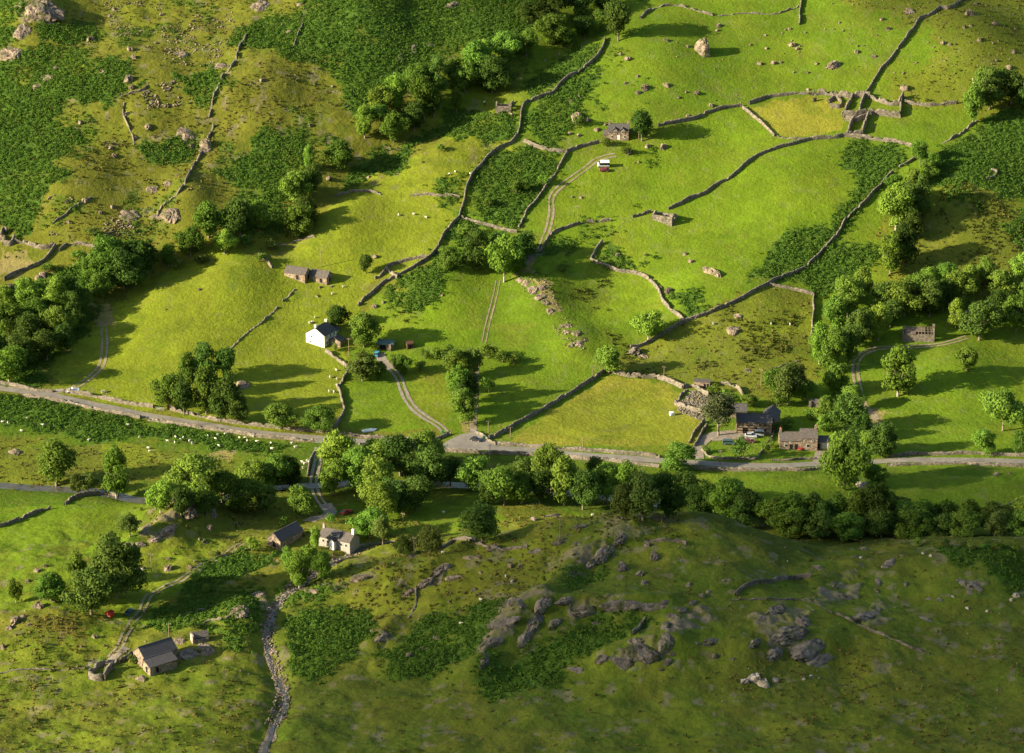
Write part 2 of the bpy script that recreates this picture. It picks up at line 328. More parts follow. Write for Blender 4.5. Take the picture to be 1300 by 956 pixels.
BR = [
 [(-30, -30), (20, -10), (32, 15), (20, 35), (-10, 62)], [(45, 38), (80, 30), (115, 30), (132, 50), (105, 58), (60, 58)],
 [(-20, 88), (30, 66), (70, 62), (120, 68), (155, 72), (165, 88), (160, 105), (180, 108), (150, 122), (110, 135), (60, 148), (-20, 150)],
 [(-30, 150), (60, 150), (100, 158), (108, 172), (92, 195), (75, 205), (85, 228), (60, 255), (48, 296), (30, 302), (-30, 290)],
 [(228, 95), (260, 88), (278, 98), (276, 118), (262, 132), (240, 132), (224, 116)], [(180, 188), (205, 174), (240, 176), (252, 190), (235, 200), (205, 208), (185, 204)],
 [(295, 40), (330, 25), (375, 20), (360, 62), (320, 64), (300, 60)],
 [(360, 66), (370, 30), (395, -30), (720, -30), (690, 30), (640, 50), (560, 80), (520, 110), (470, 130), (445, 150), (440, 112), (410, 85), (385, 72)],
 [(290, 218), (310, 190), (345, 165), (385, 160), (405, 190), (395, 215), (365, 250), (352, 290), (320, 296), (285, 290), (268, 285), (300, 250)],
 [(425, 240), (450, 215), (500, 185), (540, 165), (600, 140), (650, 142), (655, 168), (620, 185), (575, 172), (535, 178), (520, 205), (480, 225), (430, 248)],
 [(550, 240), (600, 215), (575, 235), (560, 262)],
 [(602, 215), (625, 202), (655, 184), (690, 195), (712, 202), (695, 230), (672, 262), (655, 290), (620, 284), (590, 270), (594, 245)],
 [(664, 112), (700, 80), (740, 55), (766, 50), (760, 72), (738, 88), (705, 112), (672, 124)],
 [(668, 135), (705, 120), (745, 92), (765, 86), (745, 118), (742, 150), (722, 165), (705, 190), (672, 176), (663, 160)],
 [(1078, 188), (1120, 184), (1155, 188), (1145, 210), (1120, 232), (1085, 268), (1060, 300), (1040, 322), (1015, 342), (975, 358), (945, 362), (975, 322), (1000, 292), (1050, 278), (1068, 255), (1082, 225), (1070, 210)],
 [(1195, 188), (1240, 160), (1340, 130), (1340, 235), (1270, 245), (1215, 240), (1180, 236), (1175, 215)], [(1050, 318), (1085, 300), (1115, 300), (1118, 330), (1090, 362), (1045, 372), (1010, 362), (1005, 352)],
 [(1270, 280), (1340, 260), (1340, 320), (1290, 310)],
 [(688, 322), (700, 306), (725, 304), (745, 315), (738, 324), (705, 330)], [(757, 325), (775, 318), (805, 325), (820, 336), (800, 343), (768, 338)],
 [(842, 377), (865, 372), (895, 378), (908, 388), (882, 402), (862, 398)], [(492, 378), (520, 356), (560, 342), (568, 358), (550, 385), (520, 395), (495, 390)],
 [(520, 352), (560, 320), (580, 310), (600, 330), (570, 345)], [(575, 285), (600, 285), (618, 292), (590, 305), (570, 300)],
 [(-20, 500), (60, 512), (150, 525), (180, 538), (250, 548), (300, 556), (360, 566), (340, 576), (290, 570), (230, 562), (165, 556), (120, 560), (60, 545), (-20, 540)],
 [(222, 752), (255, 722), (310, 700), (350, 704), (335, 722), (300, 738), (262, 756)], [(200, 770), (280, 750), (330, 740), (335, 790), (300, 830), (255, 800), (215, 800), (180, 785)],
 [(360, 792), (380, 778), (420, 770), (468, 772), (470, 800), (440, 840), (400, 866), (362, 850)], [(355, 752), (400, 745), (440, 752), (400, 765), (360, 772)],
 [(505, 795), (560, 780), (620, 765), (650, 770), (625, 800), (610, 830), (560, 850), (500, 858), (470, 845), (530, 820)],
 [(628, 845), (700, 810), (730, 800), (770, 780), (820, 782), (818, 796), (790, 812), (745, 830), (720, 870), (640, 890), (610, 870)],
 [(1175, 695), (1230, 697), (1340, 702), (1340, 752), (1270, 748), (1255, 730), (1235, 715)], [(700, 752), (720, 735), (760, 715), (765, 725), (730, 745)],
 [(60, 350), (110, 330), (140, 350), (120, 400), (80, 450), (40, 490), (-20, 500), (-20, 400)]]
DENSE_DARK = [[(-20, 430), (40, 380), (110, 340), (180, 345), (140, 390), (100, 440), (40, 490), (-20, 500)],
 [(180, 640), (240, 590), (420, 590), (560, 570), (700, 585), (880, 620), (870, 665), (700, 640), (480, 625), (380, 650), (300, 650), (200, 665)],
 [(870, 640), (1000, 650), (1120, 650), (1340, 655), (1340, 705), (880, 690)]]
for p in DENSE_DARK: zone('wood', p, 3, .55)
for p in BR: zone('bracken', p, 2.2, 1)
for p in [[(755, 410), (800, 440), (880, 440), (960, 400), (1020, 420), (980, 470), (870, 480), (790, 470)], [(690, 360), (760, 345), (770, 380), (700, 390)], [(500, 370), (560, 380), (545, 405), (500, 400)]]: zone('rush', p, 5, .45)
# bare ground and rock showing through the turf
for p in [[(0, 318), (30, 318), (38, 332), (20, 350), (-10, 352)], [(118, 385), (140, 382), (145, 415), (120, 415)], [(860, 514), (880, 497), (900, 505), (895, 535), (870, 528)], [(265, 574), (296, 572), (298, 584), (275, 585)],
          [(1098, 528), (1112, 520), (1130, 526), (1125, 540), (1104, 545)], [(590, 470), (604, 455), (608, 500), (598, 560), (590, 560)], [(680, 355), (700, 360), (712, 390), (700, 400), (682, 378)], [(660, 322), (680, 325), (676, 345), (655, 350)]]: zone('dirt', p, 1.2, .85)
for p in [[(200, 640), (245, 633), (262, 650), (215, 672), (180, 690), (165, 692), (185, 660)], [(640, 745), (668, 750), (690, 762), (640, 800), (612, 845), (600, 830), (625, 780)], [(700, 705), (740, 690), (790, 670), (800, 680), (760, 705), (720, 730), (700, 730)],
          [(810, 812), (860, 812), (850, 838), (800, 845), (780, 830)], [(720, 768), (780, 762), (830, 768), (770, 782), (720, 785)], [(960, 790), (1030, 790), (1060, 810), (1050, 838), (1010, 840), (975, 815)], [(1210, 730), (1245, 728), (1250, 745), (1225, 752)],
          [(500, 742), (545, 722), (575, 705), (578, 718), (540, 745), (510, 755)], [(415, 748), (455, 728), (470, 735), (440, 750)], [(480, 800), (500, 795), (498, 822), (475, 820)], [(290, 760), (340, 755), (345, 775), (300, 778)],
          [(180, 268), (215, 255), (228, 262), (215, 280), (190, 282)], [(20, 5), (70, 0), (78, 25), (30, 42)], [(1030, 762), (1050, 740), (1085, 722), (1095, 735), (1075, 765), (1045, 772)], [(1085, 778), (1120, 765), (1150, 775), (1130, 790), (1090, 792)], [(950, 775), (1000, 765), (1040, 775), (1010, 790), (965, 792)], [(845, 780), (900, 770), (905, 780), (860, 800), (840, 800)], [(730, 680), (770, 655), (850, 650), (860, 664), (800, 668), (750, 690)], [(900, 740), (935, 735), (930, 757)]]: zone('rock', p, 1.6, .45)
def to_world(pts): return np.array(ats(pts))
def pip(x, y, P):
    ins = np.zeros(x.shape, bool); n = len(P); j = n-1
    for i in range(n):
        xi, yi = P[i]; xj, yj = P[j]
        c = ((yi > y) != (yj > y)) & (x < (xj-xi)*(y-yi)/((yj-yi) if abs(yj-yi) > 1e-9 else 1e-9)+xi)
        ins ^= c; j = i
    return ins
def wob(x, y, w):
    return x + w*1.6*(vn(x/(3.2*w+1), y/(3.2*w+1), 401)*2-1)+0.6*w*(vn(x/1.7, y/1.7, 403)*2-1), y + w*2.2*(vn(x/(3.2*w+1), y/(3.2*w+1), 402)*2-1)+0.9*w*(vn(x/1.7, y/1.7, 404)*2-1)
ZW = [(c, to_world(p), w, k) for (c, p, w, k) in Z]
def in_zone(x, y, zw):
    c, P, w, k = zw; m = 4*w+2
    lo = P.min(0)-m; hi = P.max(0)+m
    out = np.zeros(x.shape, bool); sel = (x > lo[0]) & (x < hi[0]) & (y > lo[1]) & (y < hi[1])
    if sel.any():
        qx, qy = wob(x[sel], y[sel], w); out[sel] = pip(qx, qy, P)
    return out
# one sheet for the whole ground: fine where the photo looks, coarse towards the horizon
xs = np.concatenate([np.linspace(-3000, -300, 28)[:-1], np.linspace(-300, -262, 20)[:-1], np.arange(-262, 262.01, 0.52), np.linspace(262, 300, 20)[1:], np.linspace(300, 3000, 28)[1:]])
ys = np.concatenate([np.linspace(-1500, 560, 40)[:-1], np.linspace(560, 640, 50)[:-1], np.arange(640, 1250.01, 0.55), np.linspace(1250, 1330, 40)[1:], np.linspace(1330, 5000, 40)[1:]])
GX, GY = np.meshgrid(xs, ys)
gx = GX.ravel(); gy = GY.ravel()
gz = Hn(gx, gy)
col = np.tile(np.array(C['moor']), (gx.size, 1)); brk = np.zeros(gx.size)
col[(gy < 640)] = C['moor']
rockm = np.zeros(gx.size)
strk = fbm(gx*0.55+gy*.5, gy*1.3-gx*.3, 5.0, 3, 701)
for zw in ZW:
    ins = in_zone(gx, gy, zw); cc = np.array(C[zw[0]]); k = zw[3]
    if zw[0] == 'rock':
        t = (ins*sstep(-.18, .12, strk))[:, None]; col = col*(1-t)+cc*t*.85+col*t*.15*0; rockm = np.maximum(rockm, t[:, 0]); brk[t[:, 0] > .3] = 0; continue
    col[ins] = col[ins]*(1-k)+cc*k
    if zw[0] == 'bracken': brk[ins] = 1
    elif k > .6: brk[ins] = 0
t = (sstep(.34, .42, fbm(gx, gy, 15, 3, 901))*sstep(1000, 1060, gy)*sstep(70, 10, gx)*(1-brk)*.6)[:, None]; col = col*(1-t)+np.array(C['bracken'])*t
# blotches: paler, drier or mossier turf
def blot(wl, seed, lo, hi, octv=3): return sstep(lo, hi, fbm(gx, gy, wl, octv, seed))
rough = np.clip(sstep(1035, 1090, gy)*sstep(60, -60, gx) + sstep(815, 790, gy) + 0.25, 0, 1)
t = (blot(13, 21, 0.05, 0.5)*rough*0.65)[:, None]; col = col*(1-t)+np.array(C['olive'])*t
t = (blot(6, 27, 0.15, 0.55)*rough*0.5)[:, None]; col = col*(1-t)+np.array(C['rush'])*t
t = (blot(24, 22, 0.0, 0.6)*0.30)[:, None]; col = col*(1-t)+np.array(C['lime'])*t
t = (blot(4.0, 23, 0.36, 0.5)*rough*(1-brk)*0.6)[:, None]; col = col*(1-t)+np.array(C['rock'])*t*0.8+np.array(C['olive'])*t*0.2
t = (blot(9, 24, 0.2, 0.6)*(1-brk)*0.35)[:, None]; col = col*(1-t)+np.array(C['deep'])*t
t = (blot(11, 28, 0.05, .45)*(1-brk)*.14)[:, None]; col = col*(1-t)+np.array((.16, .155, .035))*t
t = (sstep(.0, .10, .05-np.abs(fbm(gx*.6, gy*1.6, 30, 2, 29)))*(1-brk)*.30*2)[:, None].clip(0, .3); col = col*(1-t)+np.array((.15, .15, .04))*t
t = (sstep(.08, .35, fbm(gx*.45+gy*.35, gy*1.5-gx*.4, 7, 3, 31))*rough*(1-brk)*(1-rockm)*.24)[:, None]; col = col*(1-t)+np.array((.075, .072, .022))*t
v = 1+0.17*fbm(gx, gy, 2.6, 2, 25)+0.12*fbm(gx, gy, 16, 2, 26); col = col*v[:, None]
# small relief: fern tops, tussocks
gz = gz + rockm*(0.9*(1-np.abs(fbm(gx*.8+gy*.5, gy-gx*.3, 4.5, 3, 83))*2.2)-.2)
gz = gz + brk*0.35*fbm(gx, gy, 2.6, 2, 81) + (1-brk)*rough*0.16*fbm(gx, gy, 2.2, 2, 82)
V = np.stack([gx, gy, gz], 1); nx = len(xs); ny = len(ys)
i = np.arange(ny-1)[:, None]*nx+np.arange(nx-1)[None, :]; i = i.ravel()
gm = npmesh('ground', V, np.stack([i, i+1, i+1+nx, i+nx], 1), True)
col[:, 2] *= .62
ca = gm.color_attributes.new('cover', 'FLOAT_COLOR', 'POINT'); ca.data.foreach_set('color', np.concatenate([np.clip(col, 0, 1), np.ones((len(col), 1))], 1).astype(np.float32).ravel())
m, nt, bs = newmat('ground'); N = nt.nodes; L = nt.links
at_ = N.new('ShaderNodeVertexColor'); at_.layer_name = 'cover'; g = N.new('ShaderNodeNewGeometry')
n1 = N.new('ShaderNodeTexNoise'); n1.inputs['Scale'].default_value = 0.9; n1.inputs['Detail'].default_value = 6; n1.inputs['Roughness'].default_value = 0.7; L.new(g.outputs['Position'], n1.inputs['Vector'])
mr = N.new('ShaderNodeMapRange'); mr.inputs['From Min'].default_value = .3; mr.inputs['From Max'].default_value = .7; mr.inputs['To Min'].default_value = 0.80; mr.inputs['To Max'].default_value = 1.2; L.new(n1.outputs['Fac'], mr.inputs['Value'])
n3 = N.new('ShaderNodeTexNoise'); n3.inputs['Scale'].default_value = 2.6; n3.inputs['Detail'].default_value = 3; L.new(g.outputs['Position'], n3.inputs['Vector'])
m3 = N.new('ShaderNodeMapRange'); m3.inputs['From Min'].default_value = .5; m3.inputs['From Max'].default_value = .75; m3.inputs['To Max'].default_value = .5; L.new(n3.outputs['Fac'], m3.inputs['Value'])
x3 = N.new('ShaderNodeMixRGB'); L.new(m3.outputs['Result'], x3.inputs['Fac']); L.new(at_.outputs['Color'], x3.inputs['Color1']); x3.inputs['Color2'].default_value = (.15, .15, .028, 1)
mu = N.new('ShaderNodeVectorMath'); mu.operation = 'SCALE'; L.new(x3.outputs['Color'], mu.inputs[0]); L.new(mr.outputs['Result'], mu.inputs['Scale']); L.new(mu.outputs[0], bs.inputs['Base Color'])
nb = N.new('ShaderNodeTexNoise'); nb.inputs['Scale'].default_value = 0.75; nb.inputs['Detail'].default_value = 4; nb.inputs['Roughness'].default_value = .6; L.new(g.outputs['Position'], nb.inputs['Vector'])
b = N.new('ShaderNodeBump'); b.inputs['Distance'].default_value = 0.36; L.new(nb.outputs['Fac'], b.inputs['Height']); L.new(b.outputs['Normal'], bs.inputs['Normal'])
bs.inputs['Roughness'].default_value = 1; bs.inputs['Specular IOR Level'].default_value = 0.05
gm.materials.append(m); ground = link('ground', gm); tag(ground, kind='structure')

# ------------------------------------------------------------------ roads, tracks and water: ribbons draped on the ground
def resample(P, step):
    P = np.array(P, float); out = []
    n = len(P)
    for i in range(n-1):
        p0 = P[max(i-1, 0)]; p1 = P[i]; p2 = P[i+1]; p3 = P[min(i+2, n-1)]
        k = max(int(np.hypot(*(p2-p1))/step), 1)
        for j in range(k):
            t = j/k
            out.append(0.5*((2*p1)+(-p0+p2)*t+(2*p0-5*p1+4*p2-p3)*t*t+(-p0+3*p1-3*p2+p3)*t**3))
    out.append(P[-1]); return np.array(out)
def ribbon(name, px, width, mat, lift=0.07, offs=0.0, wv=0.1, world=None, flat=False):
    P = resample(world if world is not None else ats(px), 1.0)
    T = np.gradient(P, axis=0); T /= np.hypot(T[:, 0], T[:, 1])[:, None]+1e-9; Nn = np.stack([-T[:, 1], T[:, 0]], 1)
    n = len(P); s = np.arange(n); k = 7; V = []
    for q in range(k):
        f = q/(k-1)-.5
        w = width*(1+wv*(vn(s*0.23, np.full(n, 3.+(q > 3)), 91)*2-1))
        X = P[:, 0]+Nn[:, 0]*(f*w+offs); Y = P[:, 1]+Nn[:, 1]*(f*w+offs)
        Z_ = Hn(X, Y)
        if flat: Z_ = Hn(P[:, 0], P[:, 1])
        V.append(np.stack([X, Y, Z_+lift], 1))
    V = np.stack(V, 1).reshape(-1, 3); F = []
    for a in range(n-1):
        for q in range(k-1): F.append((a*k+q, (a+1)*k+q, (a+1)*k+q+1, a*k+q+1))
    o = link(name, npmesh(name, V, F, True), None, mat); return tag(o, kind='structure')
ROAD = [(-70, 484), (0, 493), (30, 497), (60, 501), (100, 510), (150, 520), (200, 530), (250, 538), (300, 546), (350, 552), (400, 556), (450, 560), (500, 563), (540, 566), (580, 568), (620, 569), (675, 572), (744, 578), (825, 584), (906, 589), (950, 591), (1000, 591), (1039, 589), (1090, 587), (1133, 585), (1219, 584), (1300, 586), (1370, 589)]
ribbon('road', ROAD, 4.1, 'asphalt', 0.12, wv=.04)
def blob(name, pts, mat, lift):
    P = np.array(ats(pts)); c = P.mean(0); n = len(P)
    P = resample(np.vstack([P, P[:1]]), 1.0)[:-1]; n = len(P); V = []
    for r in (0.001, .12, .25, .37, .5, .62, .75, .87, 1.0):
        Q = c+(P-c)*r; V.append(np.stack([Q[:, 0], Q[:, 1], Hn(Q[:, 0], Q[:, 1])+lift], 1))
    V = np.vstack(V); F = [(r*n+i, r*n+(i+1) % n, (r+1)*n+(i+1) % n, (r+1)*n+i) for r in range(8) for i in range(n)]
    return tag(link(name, npmesh(name, V, F, True), None, mat), kind='structure')
blob('road_junction', [(560, 566), (572, 558), (590, 551), (610, 552), (622, 562), (632, 567), (600, 569)], 'asphalt', 0.16)
blob('farm_yard', [(903, 553), (925, 551), (950, 552), (968, 551), (955, 558), (930, 558), (905, 560)], 'gravel', 0.10)
ribbon('farm_drive', [(887, 583), (885, 572), (893, 560), (905, 553), (925, 550), (945, 550)], 4.2, 'gravel', 0.13)
ribbon('drive', [(1040, 589), (1041, 580), (1044, 573)], 4.5, 'gravel', 0.16)
def track(px, gap=1.9, w=0.85, mat='dirt', lift=0.10):
    for sgn in (-1, 1): ribbon('track', px, w, mat, lift, offs=sgn*gap/2, wv=.35)
track([(88, 497), (100, 489), (117, 477), (128, 465), (132, 450), (133, 435), (132, 420), (131, 408)])
ribbon('track', [(60, 501), (72, 497), (88, 495), (97, 491)], 3.0, 'dirt', 0.10)
track([(566, 549), (556, 540), (540, 530), (525, 518), (515, 503), (510, 490), (505, 478), (497, 468), (488, 462)], 2.0, 1.1, 'gravel')
ribbon('track', [(497, 468), (490, 463), (484, 456), (482, 449)], 4.0, 'gravel', 0.08)
track([(684, 320), (690, 305), (696, 290), (700, 270), (700, 253), (706, 242), (718, 232), (732, 222), (745, 213), (755, 205), (766, 200), (782, 197)], 1.8, 0.8)
ribbon('track', [(664, 336), (670, 328), (680, 322), (688, 318)], 4, 'gravel', .08)
track([(1093, 505), (1088, 485), (1086, 468), (1090, 455), (1102, 446), (1120, 442), (1150, 441), (1180, 439), (1205, 435), (1228, 428)], 1.9, 0.9)
ribbon('track', [(1094, 503), (1098, 515), (1108, 525), (1112, 533)], 2.6, 'dirt', .08)
track([(404, 568), (403, 585), (400, 600), (398, 615), (403, 630), (412, 642), (420, 650)], 1.9, 0.9, 'gravel')
ribbon('track', [(412, 640), (420, 650), (412, 656), (400, 658), (392, 662)], 4.5, 'gravel', .08)
track([(308, 690), (290, 702), (270, 712), (245, 726), (222, 740), (205, 748), (190, 756), (183, 768), (180, 776), (168, 790), (160, 803), (153, 820), (140, 835)], 1.7, 0.8)
ribbon('track', [(160, 822), (145, 835), (130, 842), (112, 843)], 2.6, 'gravel', .08)
track([(632, 356), (630, 370), (626, 385), (622, 400), (619, 412), (614, 435)], 1.5, .45)
ribbon('lane', [(600, 552), (601, 535), (602, 515), (603, 490), (604, 465), (608, 445)], 2.6, 'dirt', .08)
for k, w, off, px in [('track', .6, 0, [(1060, 430), (1070, 432)])]: pass
ribbon('river', None, 6.5, 'water', 0.35, world=RIVER, wv=.2, flat=True)
ribbon('stream', None, 1.1, 'water', 0.30, world=STREAM, wv=.6, flat=True)
ribbon('streambed', None, 2.4, 'rock', 0.12, world=STREAM, wv=.7)

# ------------------------------------------------------------------ ground growth nobody could count: quads scattered in zones
def scatter_pts(zw, dens, soft=0.0):
    P = zw[1]; lo = P.min(0)-4; hi = P.max(0)+4
    lo = np.maximum(lo, [-262, 640]); hi = np.minimum(hi, [262, 1250])
    n = int((hi[0]-lo[0])*(hi[1]-lo[1])*dens)
    if n <= 0: return np.zeros((0, 2))
    x = RNG.uniform(lo[0], hi[0], n); y = RNG.uniform(lo[1], hi[1], n); j = soft*RNG.exponential(1, n)*RNG.choice([-1, 1], n); s = in_zone(x+j, y+soft*1.4*RNG.normal(0, 1, n), zw)
    return np.stack([x[s], y[s]], 1)
def tufts(P, nq, size, spread, hgt, up=0.5):
    """nq small leaf quads per tuft"""
    n = len(P); z = Hn(P[:, 0], P[:, 1]); sc = RNG.uniform(.7, 1.35, n)
    c = np.repeat(np.stack([P[:, 0], P[:, 1], z], 1), nq, 0); s = np.repeat(sc, nq)
    m_ = n*nq; a = RNG.uniform(0, 2*np.pi, m_); r = np.sqrt(RNG.uniform(0, 1, m_))*spread*s
    h = hgt*s*(1-(r/(spread*s))**2*0.75)*RNG.uniform(.75, 1.1, m_)
    c = c+np.stack([np.cos(a)*r, np.sin(a)*r, h], 1)
    nrm = np.stack([np.cos(a)*r/spread, np.sin(a)*r/spread, np.full(m_, up)], 1)+RNG.normal(0, .35, (m_, 3)); nrm /= np.linalg.norm(nrm, axis=1)[:, None]
    t = np.cross(nrm, RNG.normal(0, 1, (m_, 3))); t /= np.linalg.norm(t, axis=1)[:, None]; b_ = np.cross(nrm, t)
    hs = (size*s*RNG.uniform(.6, 1.2, m_))[:, None]
    V = np.stack([c-t*hs-b_*hs*.6, c+t*hs-b_*hs*.6, c+t*hs*.8+b_*hs*.6, c-t*hs*.8+b_*hs*.6], 1).reshape(-1, 3)
    return V, np.arange(m_*4).reshape(-1, 4)
road_w = np.array(ats(ROAD))
bp = np.vstack([scatter_pts(zw, 1.15, .9) for zw in ZW if zw[0] == 'bracken'])
q = np.stack([RNG.uniform(-262, 60, 60000), RNG.uniform(1000, 1245, 60000)], 1); q = q[(fbm(q[:, 0], q[:, 1], 15, 3, 901) > .36+RNG.normal(0, .06, len(q)))]; q = q[~in_zone(q[:, 0], q[:, 1], ('x', to_world([(110, 400), (190, 350), (300, 318), (345, 335), (430, 250), (520, 205), (600, 165), (655, 178), (590, 255), (545, 328), (455, 388), (440, 545), (70, 500)]), 1.0, 1))]; bp = np.vstack([bp, q[::2]])
bp = bp[RNG.uniform(0, 1, len(bp)) < .85+.4*vn(bp[:, 0]/4, bp[:, 1]/4, 905)]
bp = bp[(seg_dist(bp[:, 0], bp[:, 1], road_w) > 4) & (seg_dist(bp[:, 0], bp[:, 1], STREAM) > 1.8)]
bp = bp[fbm(bp[:, 0], bp[:, 1], 5, 2, 301) > -0.62]
V, F = tufts(bp, 12, .25, .85, .68, .85); o = link('bracken', npmesh('bracken', V, F), None, 'fern'); tag(o, 'dark green bracken spreading in dense patches over the hillsides', 'bracken', kind='stuff')
tp = np.vstack([scatter_pts(zw, .03 if zw[0] == 'knoll' else .14) for zw in ZW if zw[0] in ('olive', 'moor', 'brown', 'knoll')]); tp = tp[fbm(tp[:, 0], tp[:, 1], 9, 2, 302) > -.1]
V, F = tufts(tp, 5, .26, .45, .38, .7); o = link('tussock_grass', npmesh('tussock_grass', V, F), None, 'tussock'); tag(o, 'yellowish tussocks of rough grass on the unfenced slopes', 'grass', kind='stuff')
rp = np.vstack([scatter_pts(zw, .5) for zw in ZW if zw[0] == 'rush'] + [scatter_pts(zw, .01 if zw[0] == 'knoll' else .07) for zw in ZW if zw[0] in ('olive', 'moor', 'knoll')]); rp = rp[(fbm(rp[:, 0], rp[:, 1], 9, 2, 303) > .12) & (seg_dist(rp[:, 0], rp[:, 1], road_w) > 4)]
V, F = tufts(rp, 6, .30, .55, .65, .5); o = link('rushes', npmesh('rushes', V, F), None, 'rush'); tag(o, 'dark clumps of rushes dotted through the damp pasture', 'rushes', kind='stuff')
# ------------------------------------------------------------------ dry stone walls
def dry_wall(pts, label, h=1.35, th=.62, broken=0.0, seed=None, group=None, cat='wall', name='dry_stone_wall', mat='drystone', world=None):
    P = resample(world if world is not None else ats(pts), 0.42); n = len(P)
    if seed is None: seed = int(abs(P[0][0]*7+P[0][1]*3))
    T = np.gradient(P, axis=0); T /= np.hypot(T[:, 0], T[:, 1])[:, None]+1e-9; Nn = np.stack([-T[:, 1], T[:, 0]], 1)
    P = P+Nn*(vn(np.arange(n)*.08, np.full(n, 1.), seed)[:, None]-.5)*.7
    z = Hn(P[:, 0], P[:, 1]); s = np.arange(n)*1.0
    big = vn(s*.10, np.full(n, 2.), seed); fine = RNG.uniform(-1, 1, n)
    H_ = h*(.72+.34*big)+.20*fine*RNG.uniform(.2, 1, n)-h*.45*sstep(.86, .93, vn(s*.22, np.full(n, 4.), seed+8))
    if broken > 0:
        gap = vn(s*.16, np.full(n, 5.), seed+3)*.6+vn(s*.5, np.full(n, 9.), seed+4)*.4
        H_ = h*np.clip((gap-broken*.75)*2.2, .0, 1)+.14*np.abs(fine)
    rows = [(-1, -.5), (-1, .33), (-.93, .66), (-.8, 1.0), (-.35, 1.05), (.35, 1.05), (.8, 1.0), (.93, .66), (1, .33), (1, -.5)]
    wid = np.full(n, th/2)*(1+.25*(1-np.clip(H_/h, 0, 1))*(broken > 0)*2); V = []
    for (u, f) in rows:
        j = RNG.uniform(-.07, .07, n); jz = RNG.uniform(-.05, .05, n)
        ff = f if f > 0 else 0
        x = P[:, 0]+Nn[:, 0]*(u*wid+j); y = P[:, 1]+Nn[:, 1]*(u*wid+j)
        zz = np.where(f < 0, z-1.0, z+H_*ff+jz)
        V.append(np.stack([x, y, zz], 1))
    k = len(rows); V = np.stack(V, 1).reshape(-1, 3)
    F = [(a*k+q, a*k+q+1, (a+1)*k+q+1, (a+1)*k+q) for a in range(n-1) for q in range(k-1)]
    F += [(e*k+0, e*k+q, e*k+q+1, e*k+k-1) for e in (0, n-1) for q in range(1, k-2)]
    o = link(name, npmesh(name, V, F), None, mat)
    return tag(o, label, cat, group)
G = 'dry stone walls dividing the fields'
